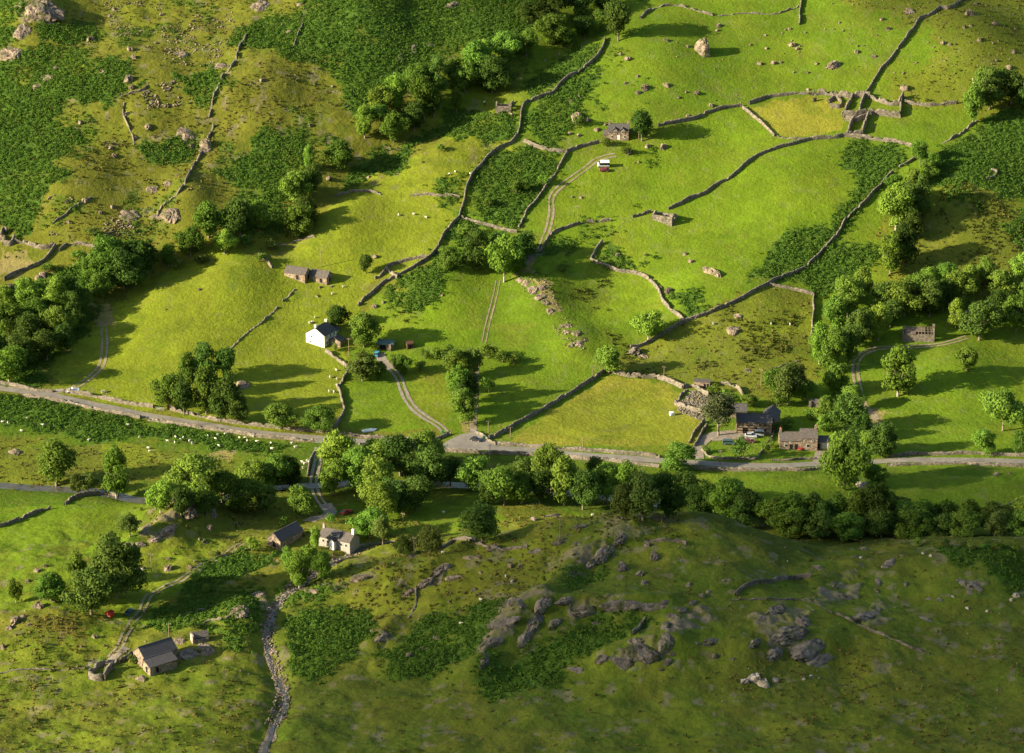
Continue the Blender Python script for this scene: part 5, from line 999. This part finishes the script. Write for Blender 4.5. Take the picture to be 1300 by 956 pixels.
# ------------------------------------------------------------------ trees
def limb_tubes(b, top, spread, seed):
    rr = random.Random(seed); b.tube((0, 0, -.8), (.05, 0, 1.1), .30, .24, 8); b.tube((.05, 0, 1.1), (.1, .05, 3.4), .24, .17, 8)
    for k in range(6):
        a = k*1.05+rr.uniform(-.3, .3); z = rr.uniform(1.6, 3.2); m_ = (math.cos(a)*spread*.3, math.sin(a)*spread*.3, z+1.4)
        b.tube((.08, .03, z), m_, .12, .08, 6); b.tube(m_, (math.cos(a)*spread*.62, math.sin(a)*spread*.62, z+top*.33), .08, .03, 5)
    b.tube((.1, .05, 3.4), (0, .1, top*.82), .17, .05, 6)
def crown_mesh(seed, top=10.0, rad=4.4, low=1.6, lobes=34, leaves=150, size=.25, shape='round'):
    r = np.random.default_rng(seed); V = []
    L_ = []
    for i in range(lobes*3):
        if len(L_) >= lobes: break
        d = r.normal(0, 1, 3); d /= np.linalg.norm(d); q = r.uniform(.35, .86)
        zc = (top+low)/2; hz = (top-low)/2
        if shape == 'tall': ax = rad*.72
        else: ax = rad
        d = d*np.array([1+.18*math.sin(seed*1.7+d[1]*2), 1+.15*math.cos(seed*2.3+d[0]*2), 1])
        c = np.array([d[0]*ax*q, d[1]*ax*q, zc+d[2]*hz*q])
        if shape == 'flat': c[2] = low+(c[2]-low)*.8+1.2
        if c[2] < low+.9: c[2] = low+.9+r.uniform(0, .8)
        taper = 1.0-.30*max(0, (c[2]-zc)/hz)-.12*max(0, (zc-c[2])/hz)
        L_.append((c*np.array([taper, taper, 1]), (r.uniform(1.5, 2.2) if len(L_) < 9 else r.uniform(.7, 1.5))*rad/4.4))
    for c, s in L_:
        n = int(leaves*s*s/1.6)
        d = r.normal(0, 1, (n, 3)); d[:, 2] = d[:, 2]*.9+.25; d /= np.linalg.norm(d, axis=1)[:, None]
        rr = s*(.62+.42*r.uniform(0, 1, n)**.6)*(1+.18*r.normal(0, 1, n)); p = c+d*rr[:, None]*np.array([1, 1, .78])
        nn = d+r.normal(0, .42, (n, 3)); nn /= np.linalg.norm(nn, axis=1)[:, None]
        t = np.cross(nn, r.normal(0, 1, (n, 3))); t /= np.linalg.norm(t, axis=1)[:, None]; b_ = np.cross(nn, t); hs = (size*r.uniform(.6, 1.3, n))[:, None]
        V.append(np.stack([p-t*hs, p-b_*hs*.75, p+t*hs, p+b_*hs*.75], 1).reshape(-1, 3))
    V = np.vstack(V); return npmesh('crown', V, np.arange(len(V)).reshape(-1, 4))
CR = {}; TR = {}
MATK = {'L': 'leaf_light', 'M': 'leaf_mid', 'D': 'leaf_dark', 'O': 'leaf_olive', 'P': 'leaf_pine'}
PROT = {}
for kd in 'LMDO':
    PROT[kd] = []
    for v in range(4):
        sh = ['round', 'round', 'tall', 'round'][v]
        me = crown_mesh(ord(kd)*10+v, shape=sh, low=[.5, .2, .4, .9][v], lobes=[44, 56, 40, 34][v]); me.materials.append(M[MATK[kd]])
        b = MB(); limb_tubes(b, 10, 4.2, v+ord(kd)); tm = b.mesh('trunk', True); tm.materials.append(M['pale_bark' if kd in 'L' else 'bark']); PROT[kd].append((me, tm))
me = crown_mesh(77, low=1.7, top=10.2, rad=4.6, lobes=22, leaves=170, size=.2, shape='flat'); me.materials.append(M['leaf_pine']); b = MB(); limb_tubes(b, 10, 4.4, 5); tm = b.mesh('trunk', True); tm.materials.append(M['bark']); PROT['P'] = [(me, tm)]
BUSH = {}
for kd in 'LMDO':
    BUSH[kd] = []
    for v in range(2):
        me = crown_mesh(500+ord(kd)+v, top=3.0, rad=2.0, low=.1, lobes=16, leaves=110, size=.2); me.materials.append(M[MATK[kd]])
        b = MB()
        for k in range(4): a = k*1.6; b.tube((0, 0, -.4), (math.cos(a)*.8, math.sin(a)*.8, 1.8), .09, .03, 5)
        tm = b.mesh('stem', True); tm.materials.append(M['bark']); BUSH[kd].append((me, tm))
CN = {'L': 'light', 'M': 'green', 'D': 'dark', 'O': 'olive', 'P': 'dark'}
def tree(px, py, h, w, kd, label, group=None, bush=False, valley=False):
    x, y = atv(px, py) if valley else at(px, py); z = H(x, y); s = ppm(x, y)
    hm = h/s/.97; wm = w/s
    me, tm = random.choice(BUSH[kd] if bush else PROT[kd]); H0, W0 = (3.0, 4.2) if bush else (10.2, 9.6)
    r = empty('shrub' if bush else ('pine_tree' if kd == 'P' else 'broadleaf_tree'), (x, y, z-.1), random.uniform(0, 6.28), label, 'shrub' if bush else 'tree', group)
    r.scale = (wm/W0*1.13, wm/W0*1.13, hm/H0*1.05)
    for nm, d in (('crown', me), ('stem' if bush else 'trunk', tm)):
        o = bpy.data.objects.new(nm, d); COL.objects.link(o); o.parent = r
def trees(phrase, items, bush=False, valley=False):
    if phrase in ('in the stream wood above the left field', 'in the middle gully wood', 'in the left edge wood above the road', 'in the wood around and right of the rafter ruin', 'left of the bare rafter ruin', 'where the gully meets the pasture', 'in the gully left of the small ruined barn'): items = [i for i in items if not (i[2] <= 34 and i[4] != 'L')]
    items = sorted(items); hs = sorted(i[2] for i in items)
    for i, (px, py, h, w, kd) in enumerate(items):
        sz = 'tall ' if h >= hs[int(len(hs)*.66)] and len(items) > 2 else ('small ' if h <= hs[0] and len(items) > 2 else '')
        noun = 'shrub' if bush else 'tree'
        lab = f"{sz}{CN[kd]} {noun} {phrase}" + (f", {ORD[i]} from left" if len(items) > 1 else '')
        tree(px, py, h, w, kd, lab, None if len(items) == 1 else f"{noun}s {phrase}", bush, valley)
trees('at the head of the gully by the top edge', [(700, 32, 45, 50, 'D'), (735, 24, 45, 45, 'D'), (785, 52, 52, 40, 'D'), (700, 57, 45, 40, 'M'), (772, 16, 32, 40, 'D'), (758, 40, 30, 26, 'M'), (742, 50, 30, 30, 'D'), (670, 30, 30, 30, 'D'), (722, 60, 25, 24, 'M')])
trees('in the gully left of the small ruined barn', [(642, 78, 42, 42, 'M'), (605, 98, 48, 46, 'M'), (625, 118, 48, 44, 'D'), (590, 118, 40, 32, 'M'), (580, 142, 32, 15, 'L'), (668, 72, 36, 28, 'M'), (655, 96, 34, 30, 'D'), (575, 105, 36, 30, 'M'), (615, 80, 30, 26, 'L'), (598, 134, 30, 26, 'D'), (566, 122, 34, 26, 'D')])
trees('in the middle gully wood', [(530, 118, 42, 36, 'M'), (502, 140, 46, 36, 'L'), (538, 148, 58, 36, 'M'), (556, 122, 50, 32, 'D'), (483, 146, 38, 36, 'L'), (463, 175, 42, 28, 'L'), (500, 180, 44, 38, 'M'), (452, 182, 30, 26, 'M'), (470, 196, 34, 32, 'M'), (526, 166, 38, 32, 'D'), (550, 150, 36, 30, 'D'), (485, 165, 36, 30, 'M')])
trees('where the gully meets the pasture', [(432, 216, 42, 40, 'M'), (392, 216, 32, 16, 'L'), (376, 258, 48, 42, 'M'), (396, 248, 42, 26, 'D'), (378, 301, 48, 40, 'M'), (358, 250, 32, 26, 'M'), (410, 240, 30, 24, 'M'), (390, 285, 36, 28, 'D'), (365, 280, 34, 30, 'M'), (345, 305, 34, 32, 'D')])
trees('in the stream wood above the left field', [(265, 302, 48, 46, 'M'), (305, 302, 52, 42, 'D'), (330, 294, 42, 36, 'M'), (242, 326, 42, 36, 'M'), (205, 322, 34, 40, 'M'), (214, 337, 28, 28, 'L'), (135, 350, 52, 50, 'M'), (157, 366, 52, 50, 'D'), (182, 352, 50, 48, 'D'), (118, 355, 38, 32, 'M'), (130, 378, 38, 34, 'M'), (145, 325, 34, 32, 'M'), (285, 322, 32, 30, 'L'), (180, 330, 34, 30, 'M'), (225, 310, 30, 28, 'D'), (265, 325, 28, 26, 'D'), (104, 375, 30, 28, 'D'), (170, 340, 36, 34, 'M'), (300, 322, 26, 26, 'D')])
trees('in the left edge wood above the road', [(70, 402, 52, 45, 'L'), (92, 398, 50, 32, 'D'), (35, 402, 52, 44, 'M'), (75, 432, 50, 38, 'M'), (95, 418, 48, 32, 'D'), (12, 432, 52, 46, 'M'), (40, 442, 48, 42, 'D'), (60, 458, 42, 40, 'D'), (12, 487, 56, 52, 'L'), (85, 447, 40, 30, 'D'), (25, 465, 42, 40, 'D'), (8, 402, 42, 40, 'M'), (52, 415, 42, 36, 'M'), (-12, 470, 50, 46, 'D'), (55, 385, 36, 32, 'M')])
trees('in the roadside clump of the left field', [(262, 482, 48, 36, 'D'), (286, 484, 46, 30, 'D'), (213, 520, 50, 40, 'M'), (240, 506, 62, 36, 'M'), (262, 526, 64, 42, 'M'), (286, 535, 58, 38, 'D'), (303, 537, 42, 28, 'D'), (234, 527, 46, 32, 'D')])
trees('of the roadside pair below the white farmhouse', [(356, 545, 35, 40, 'M'), (407, 549, 36, 40, 'M')])
trees('beside the white farmhouse', [(462, 441, 52, 40, 'M'), (430, 416, 30, 30, 'D'), (460, 484, 38, 40, 'O'), (483, 481, 24, 20, 'M'), (511, 476, 30, 22, 'M')])
trees('standing alone with its stones above the white farmhouse', [(464, 347, 26, 22, 'D')])
trees('lining the sunken lane above the junction', [(583, 482, 42, 36, 'M'), (583, 512, 52, 32, 'L'), (590, 538, 48, 32, 'M'), (602, 478, 38, 28, 'D'), (598, 512, 40, 24, 'D'), (575, 500, 34, 24, 'L'), (586, 525, 40, 28, 'D')])
trees('where the lane, wall and farm track meet', [(640, 358, 62, 46, 'L'), (606, 341, 50, 44, 'D'), (568, 342, 30, 28, 'M'), (664, 330, 36, 34, 'D'), (632, 327, 36, 32, 'D'), (655, 350, 36, 28, 'M')])
trees('at the lower end of the serpentine wall', [(823, 431, 40, 42, 'L')]); trees('above the top left corner of the mown field', [(773, 474, 38, 42, 'M')])
trees('close beside the gabled stone house', [(815, 179, 40, 34, 'D')])
trees('beside the upper part of the longest wall', [(1137, 292, 64, 48, 'L'), (1168, 278, 56, 30, 'D'), (1130, 348, 54, 40, 'L'), (1147, 338, 56, 32, 'D'), (1168, 208, 32, 26, 'M'), (1178, 228, 28, 22, 'M'), (1186, 216, 26, 20, 'M'), (1135, 245, 28, 22, 'M'), (1152, 262, 34, 28, 'D'), (1155, 305, 40, 28, 'D'), (1160, 240, 30, 24, 'M')])
trees('on the hill near the top right corner', [(1235, 156, 52, 32, 'M'), (1256, 138, 52, 42, 'D'), (1284, 132, 44, 38, 'D'), (1270, 118, 36, 34, 'M'), (1304, 140, 40, 34, 'D'), (1246, 120, 36, 28, 'M')])
trees('left of the bare rafter ruin', [(1060, 422, 48, 42, 'M'), (1076, 402, 52, 46, 'M'), (1115, 432, 48, 34, 'L'), (1148, 402, 52, 50, 'M'), (1040, 462, 54, 32, 'L'), (1056, 472, 56, 38, 'M'), (1076, 462, 52, 32, 'D'), (1095, 378, 42, 32, 'M'), (1130, 372, 34, 34, 'M'), (1120, 400, 44, 36, 'D'), (1090, 440, 48, 34, 'D'), (1068, 385, 34, 28, 'L'), (1110, 350, 30, 28, 'M'), (1130, 415, 36, 30, 'D')])
trees('in the wood around and right of the rafter ruin', [(1180, 402, 50, 42, 'D'), (1165, 388, 46, 38, 'M'), (1217, 388, 46, 42, 'M'), (1213, 417, 38, 26, 'L'), (1270, 382, 46, 42, 'M'), (1290, 422, 52, 38, 'M'), (1243, 432, 52, 50, 'D'), (1205, 368, 38, 32, 'M'), (1250, 362, 38, 32, 'M'), (1197, 395, 44, 30, 'D'), (1296, 362, 42, 34, 'L'), (1268, 408, 42, 40, 'D'), (1230, 372, 36, 30, 'L'), (1312, 400, 50, 40, 'M'), (1180, 372, 34, 30, 'L')])
trees('standing alone in the sunny meadow right of the twin rut track', [(1140, 503, 64, 56, 'L')]); trees('slender and alone below the pale gable', [(1227, 470, 36, 28, 'M')])
trees('on the slope at the right edge above the road', [(1273, 547, 60, 48, 'M'), (1250, 577, 36, 28, 'M'), (1292, 578, 34, 24, 'M'), (1304, 545, 36, 30, 'M')])
trees('behind and beside the cottage', [(1060, 502, 48, 34, 'M'), (1075, 547, 52, 46, 'D'), (1045, 548, 26, 20, 'M'), (1120, 580, 44, 38, 'D'), (1103, 576, 34, 28, 'M'), (1000, 513, 52, 42, 'O'), (1050, 530, 30, 22, 'M'), (1085, 520, 36, 26, 'M'), (1092, 560, 36, 28, 'D'), (1066, 575, 30, 24, 'D')])
trees('overhanging the road in front of the cottage', [(1072, 622, 84, 60, 'M')]); trees('with dry rocks at its foot below the road', [(1112, 618, 30, 30, 'M')])
tree(912, 553, 52, 56, 'P', 'dark spreading pine between the rubble yard and the long barn')
trees('beside the farm drive entrance on the road', [(860, 598, 36, 46, 'M')]); trees('in the tree filled corner behind the farm', [(950, 516, 18, 22, 'M'), (985, 503, 40, 34, 'M'), (1010, 502, 40, 34, 'O'), (1022, 508, 28, 26, 'M')])
trees('in the river side meadow at the far left', [(72, 617, 62, 64, 'M'), (148, 633, 68, 42, 'L'), (112, 627, 30, 30, 'O'), (165, 682, 32, 32, 'O'), (98, 628, 28, 22, 'O')])
trees('in the river wood left of the lower track', [(247, 637, 66, 60, 'M'), (204, 652, 50, 38, 'L'), (282, 642, 52, 42, 'M'), (322, 628, 52, 44, 'M'), (310, 648, 42, 48, 'M'), (346, 624, 50, 42, 'M'), (368, 618, 40, 34, 'D'), (381, 657, 44, 44, 'M'), (262, 655, 36, 36, 'D'), (335, 650, 38, 34, 'D'), (230, 655, 40, 34, 'D')])
trees('in the river wood right of the lower track', [(430, 602, 60, 46, 'L'), (456, 622, 66, 48, 'M'), (476, 638, 62, 48, 'M'), (424, 628, 48, 34, 'M'), (480, 597, 46, 48, 'M'), (508, 604, 56, 50, 'D'), (547, 622, 62, 50, 'D'), (544, 592, 54, 38, 'M'), (486, 662, 52, 40, 'L'), (468, 684, 42, 44, 'M'), (528, 648, 48, 50, 'D'), (500, 650, 42, 44, 'D'), (572, 615, 40, 36, 'D'), (520, 618, 46, 40, 'D')])
trees('in the river wood below the mown field', [(600, 622, 50, 46, 'M'), (640, 642, 58, 48, 'M'), (666, 624, 48, 40, 'D'), (700, 628, 72, 46, 'M'), (716, 642, 68, 46, 'M'), (740, 647, 54, 44, 'D'), (770, 638, 56, 38, 'M'), (796, 642, 58, 40, 'L'), (816, 662, 62, 52, 'O'), (845, 658, 62, 50, 'D'), (866, 644, 48, 42, 'D'), (620, 640, 36, 34, 'D'), (662, 640, 44, 40, 'M'), (685, 640, 46, 36, 'D'), (790, 660, 46, 40, 'O'), (758, 625, 46, 34, 'D')])
trees('behind the left end of the shaded knoll', [(922, 660, 58, 56, 'L'), (950, 664, 48, 42, 'D'), (898, 655, 46, 38, 'M'), (884, 655, 42, 34, 'D'), (968, 668, 40, 34, 'M'), (985, 672, 44, 36, 'M'), (1005, 674, 54, 50, 'M'), (1028, 676, 48, 42, 'D'), (940, 670, 40, 36, 'D')], valley=True)
trees('behind the right end of the shaded knoll', [(1062, 676, 50, 42, 'M'), (1088, 678, 56, 46, 'M'), (1114, 678, 64, 48, 'D'), (1138, 680, 48, 40, 'M'), (1172, 680, 52, 42, 'M'), (1198, 682, 46, 40, 'D'), (1228, 684, 50, 42, 'M'), (1258, 686, 46, 40, 'D'), (1296, 688, 62, 50, 'M'), (1275, 684, 42, 34, 'M'), (1124, 662, 48, 46, 'M'), (1105, 660, 40, 36, 'D'), (1215, 676, 38, 34, 'D'), (1156, 682, 42, 36, 'D'), (1325, 690, 56, 44, 'M'), (1045, 680, 44, 36, 'D')], valley=True)
trees('in front row against the brow of the shaded knoll', [(1000, 686, 40, 44, 'M'), (1040, 690, 36, 40, 'D'), (1075, 692, 42, 46, 'M'), (1118, 693, 38, 40, 'D'), (1160, 693, 36, 44, 'M'), (1192, 694, 30, 36, 'D'), (1222, 696, 38, 46, 'M'), (1262, 697, 34, 40, 'O'), (1300, 698, 40, 44, 'M'), (890, 645, 38, 36, 'M'), (935, 640, 34, 34, 'D'), (1085, 655, 34, 36, 'M'), (1140, 660, 32, 34, 'D')], valley=True)
trees('standing alone in the lower meadow, rounded', [(612, 690, 56, 56, 'D')]); trees('on the bank beside the lower slope pole', [(546, 702, 38, 36, 'O'), (512, 706, 30, 26, 'O'), (486, 692, 40, 26, 'O')])
trees('beside the stream in front of the white cottage', [(380, 747, 50, 36, 'L'), (410, 737, 42, 28, 'L'), (400, 697, 30, 18, 'L'), (365, 725, 34, 22, 'M'), (392, 722, 34, 26, 'L')])
trees('of bright foliage at the end of the slate barn', [(321, 699, 18, 24, 'L')], bush=True)
trees('around the meadow wagon in the lower left', [(149, 760, 88, 66, 'D'), (116, 780, 64, 62, 'D'), (65, 762, 42, 44, 'M'), (98, 742, 46, 36, 'M'), (20, 765, 34, 20, 'L')])
trees('in the farmhouse garden', [(540, 455, 12, 16, 'M'), (556, 456, 16, 20, 'M'), (571, 456, 18, 20, 'D'), (534, 470, 12, 14, 'O'), (500, 462, 12, 14, 'O'), (474, 446, 12, 12, 'L'), (425, 446, 12, 10, 'O'), (620, 455, 20, 26, 'M'), (637, 460, 16, 24, 'M'), (652, 462, 14, 18, 'M'), (620, 498, 20, 18, 'M')], True)
trees('in the farm garden by the yard', [(941, 583, 26, 24, 'D'), (978, 568, 12, 12, 'O'), (972, 574, 12, 14, 'M'), (1000, 545, 16, 20, 'M'), (985, 548, 14, 16, 'O'), (896, 575, 10, 12, 'O'), (905, 500, 12, 18, 'M'), (925, 510, 16, 22, 'M'), (988, 516, 18, 22, 'M'), (1030, 532, 14, 18, 'M'), (1042, 536, 18, 20, 'M')], True)
trees('on the gully side above the pasture', [(560, 192, 10, 12, 'M'), (690, 235, 14, 16, 'M'), (655, 245, 18, 20, 'M'), (668, 243, 14, 14, 'L'), (620, 262, 12, 18, 'M'), (770, 186, 12, 14, 'O'), (795, 196, 10, 14, 'O'), (735, 160, 14, 16, 'O'), (590, 300, 16, 20, 'M'), (715, 345, 12, 20, 'M')], True)
trees('low on the banks of the left stream', [(100, 330, 14, 20, 'M'), (330, 332, 12, 18, 'M'), (255, 335, 12, 20, 'O'), (225, 340, 12, 20, 'O'), (312, 312, 14, 20, 'D'), (60, 345, 12, 18, 'M'), (120, 300, 12, 18, 'O'), (345, 318, 12, 16, 'O')], True)
trees('fringing the shaded knoll by the right hand wood', [(1143, 690, 26, 18, 'L'), (1232, 700, 14, 12, 'O'), (1265, 698, 12, 14, 'M'), (1200, 695, 12, 14, 'O'), (1165, 694, 12, 14, 'M'), (1290, 700, 12, 16, 'M')], True)
trees('scattered by the hillside track at the lower left', [(248, 738, 14, 18, 'M'), (262, 752, 12, 16, 'M'), (245, 800, 12, 16, 'D'), (170, 798, 10, 10, 'O'), (360, 668, 14, 18, 'M'), (420, 664, 12, 16, 'M'), (275, 708, 10, 14, 'O'), (130, 842, 10, 12, 'M'), (170, 842, 12, 16, 'O')], True)
# ------------------------------------------------------------------ light
w = bpy.data.worlds.new('World'); scene.world = w; w.use_nodes = True; nt = w.node_tree
SUN_EL = R(19.5); SX, SY = -0.955, -0.297
sky = nt.nodes.new('ShaderNodeTexSky'); sky.sky_type = 'NISHITA'; sky.sun_disc = False; sky.sun_elevation = SUN_EL; sky.sun_rotation = math.atan2(SX, SY)
sky.air_density = 1.2; sky.dust_density = 1.5
nt.links.new(sky.outputs[0], nt.nodes['Background'].inputs[0]); nt.nodes['Background'].inputs[1].default_value = 0.082
sl = bpy.data.lights.new('sun', 'SUN'); sl.energy = 5.0; sl.angle = R(0.5); sl.color = (1.0, 0.86, 0.60)
so = bpy.data.objects.new('sun', sl); COL.objects.link(so)
sd = Vector((SX*math.cos(SUN_EL), SY*math.cos(SUN_EL), math.sin(SUN_EL))); so.rotation_euler = sd.to_track_quat('Z', 'Y').to_euler(); so.location = sd*500
scene.view_settings.view_transform = 'Standard'; scene.view_settings.look = 'None'; scene.view_settings.gamma = 1; scene.view_settings.exposure = 1.47
scene.render.engine = 'CYCLES'

# ------------------------------------------------------------------ unseen lumps added up-sun to shade the near knoll, gully head and top right
cm = bpy.data.materials.new('shade_caster'); cm.use_nodes = True; nt = cm.node_tree; nt.nodes.clear()
o_ = nt.nodes.new('ShaderNodeOutputMaterial'); tr = nt.nodes.new('ShaderNodeBsdfTransparent'); df = nt.nodes.new('ShaderNodeBsdfDiffuse'); df.inputs[0].default_value = (.85, .85, .85, 1); mx = nt.nodes.new('ShaderNodeMixShader')
lw = nt.nodes.new('ShaderNodeLayerWeight'); lw.inputs['Blend'].default_value = .5; mr = nt.nodes.new('ShaderNodeMapRange'); nt.links.new(lw.outputs['Facing'], mr.inputs['Value'])
mr.inputs['From Min'].default_value = .1; mr.inputs['From Max'].default_value = 1.0; mr.inputs['To Min'].default_value = .62; mr.inputs['To Max'].default_value = .02
nt.links.new(mr.outputs['Result'], mx.inputs[0]); nt.links.new(tr.outputs[0], mx.inputs[1]); nt.links.new(df.outputs[0], mx.inputs[2]); nt.links.new(mx.outputs[0], o_.inputs[0])
def shade_caster(px, py, rh, rv, rs, dist=3000, seed=1):
    x, y = at(px, py); c = Vector((x, y, H(x, y)))+sd*dist
    hh = Vector((-SY, SX, 0)).normalized(); vv = sd.cross(hh).normalized()
    bm = bmesh.new(); bmesh.ops.create_icosphere(bm, subdivisions=5, radius=1.0); V = np.array([v.co[:] for v in bm.verts])
    r = 1+.28*fbm(V[:, 0]+V[:, 2]*.6, V[:, 1]-V[:, 2]*.5, .8, 3, seed); V = V*r[:, None]
    for v, q in zip(bm.verts, V): v.co = c+hh*(q[0]*rh)+vv*(q[1]*rv)+sd*(q[2]*rs)
    me = bpy.data.meshes.new('shade_caster'); bm.to_mesh(me); bm.free()
    for p in me.polygons: p.use_smooth = True
    me.materials.append(cm); o = bpy.data.objects.new('shade_caster', me); COL.objects.link(o); tag(o, kind='structure')
shade_caster(1120, 830, 130, 64, 70, seed=3)
shade_caster(700, 10, 40, 12, 40, seed=8)
shade_caster(1275, 25, 46, 12, 40, seed=12)
cd.clip_end = 12000
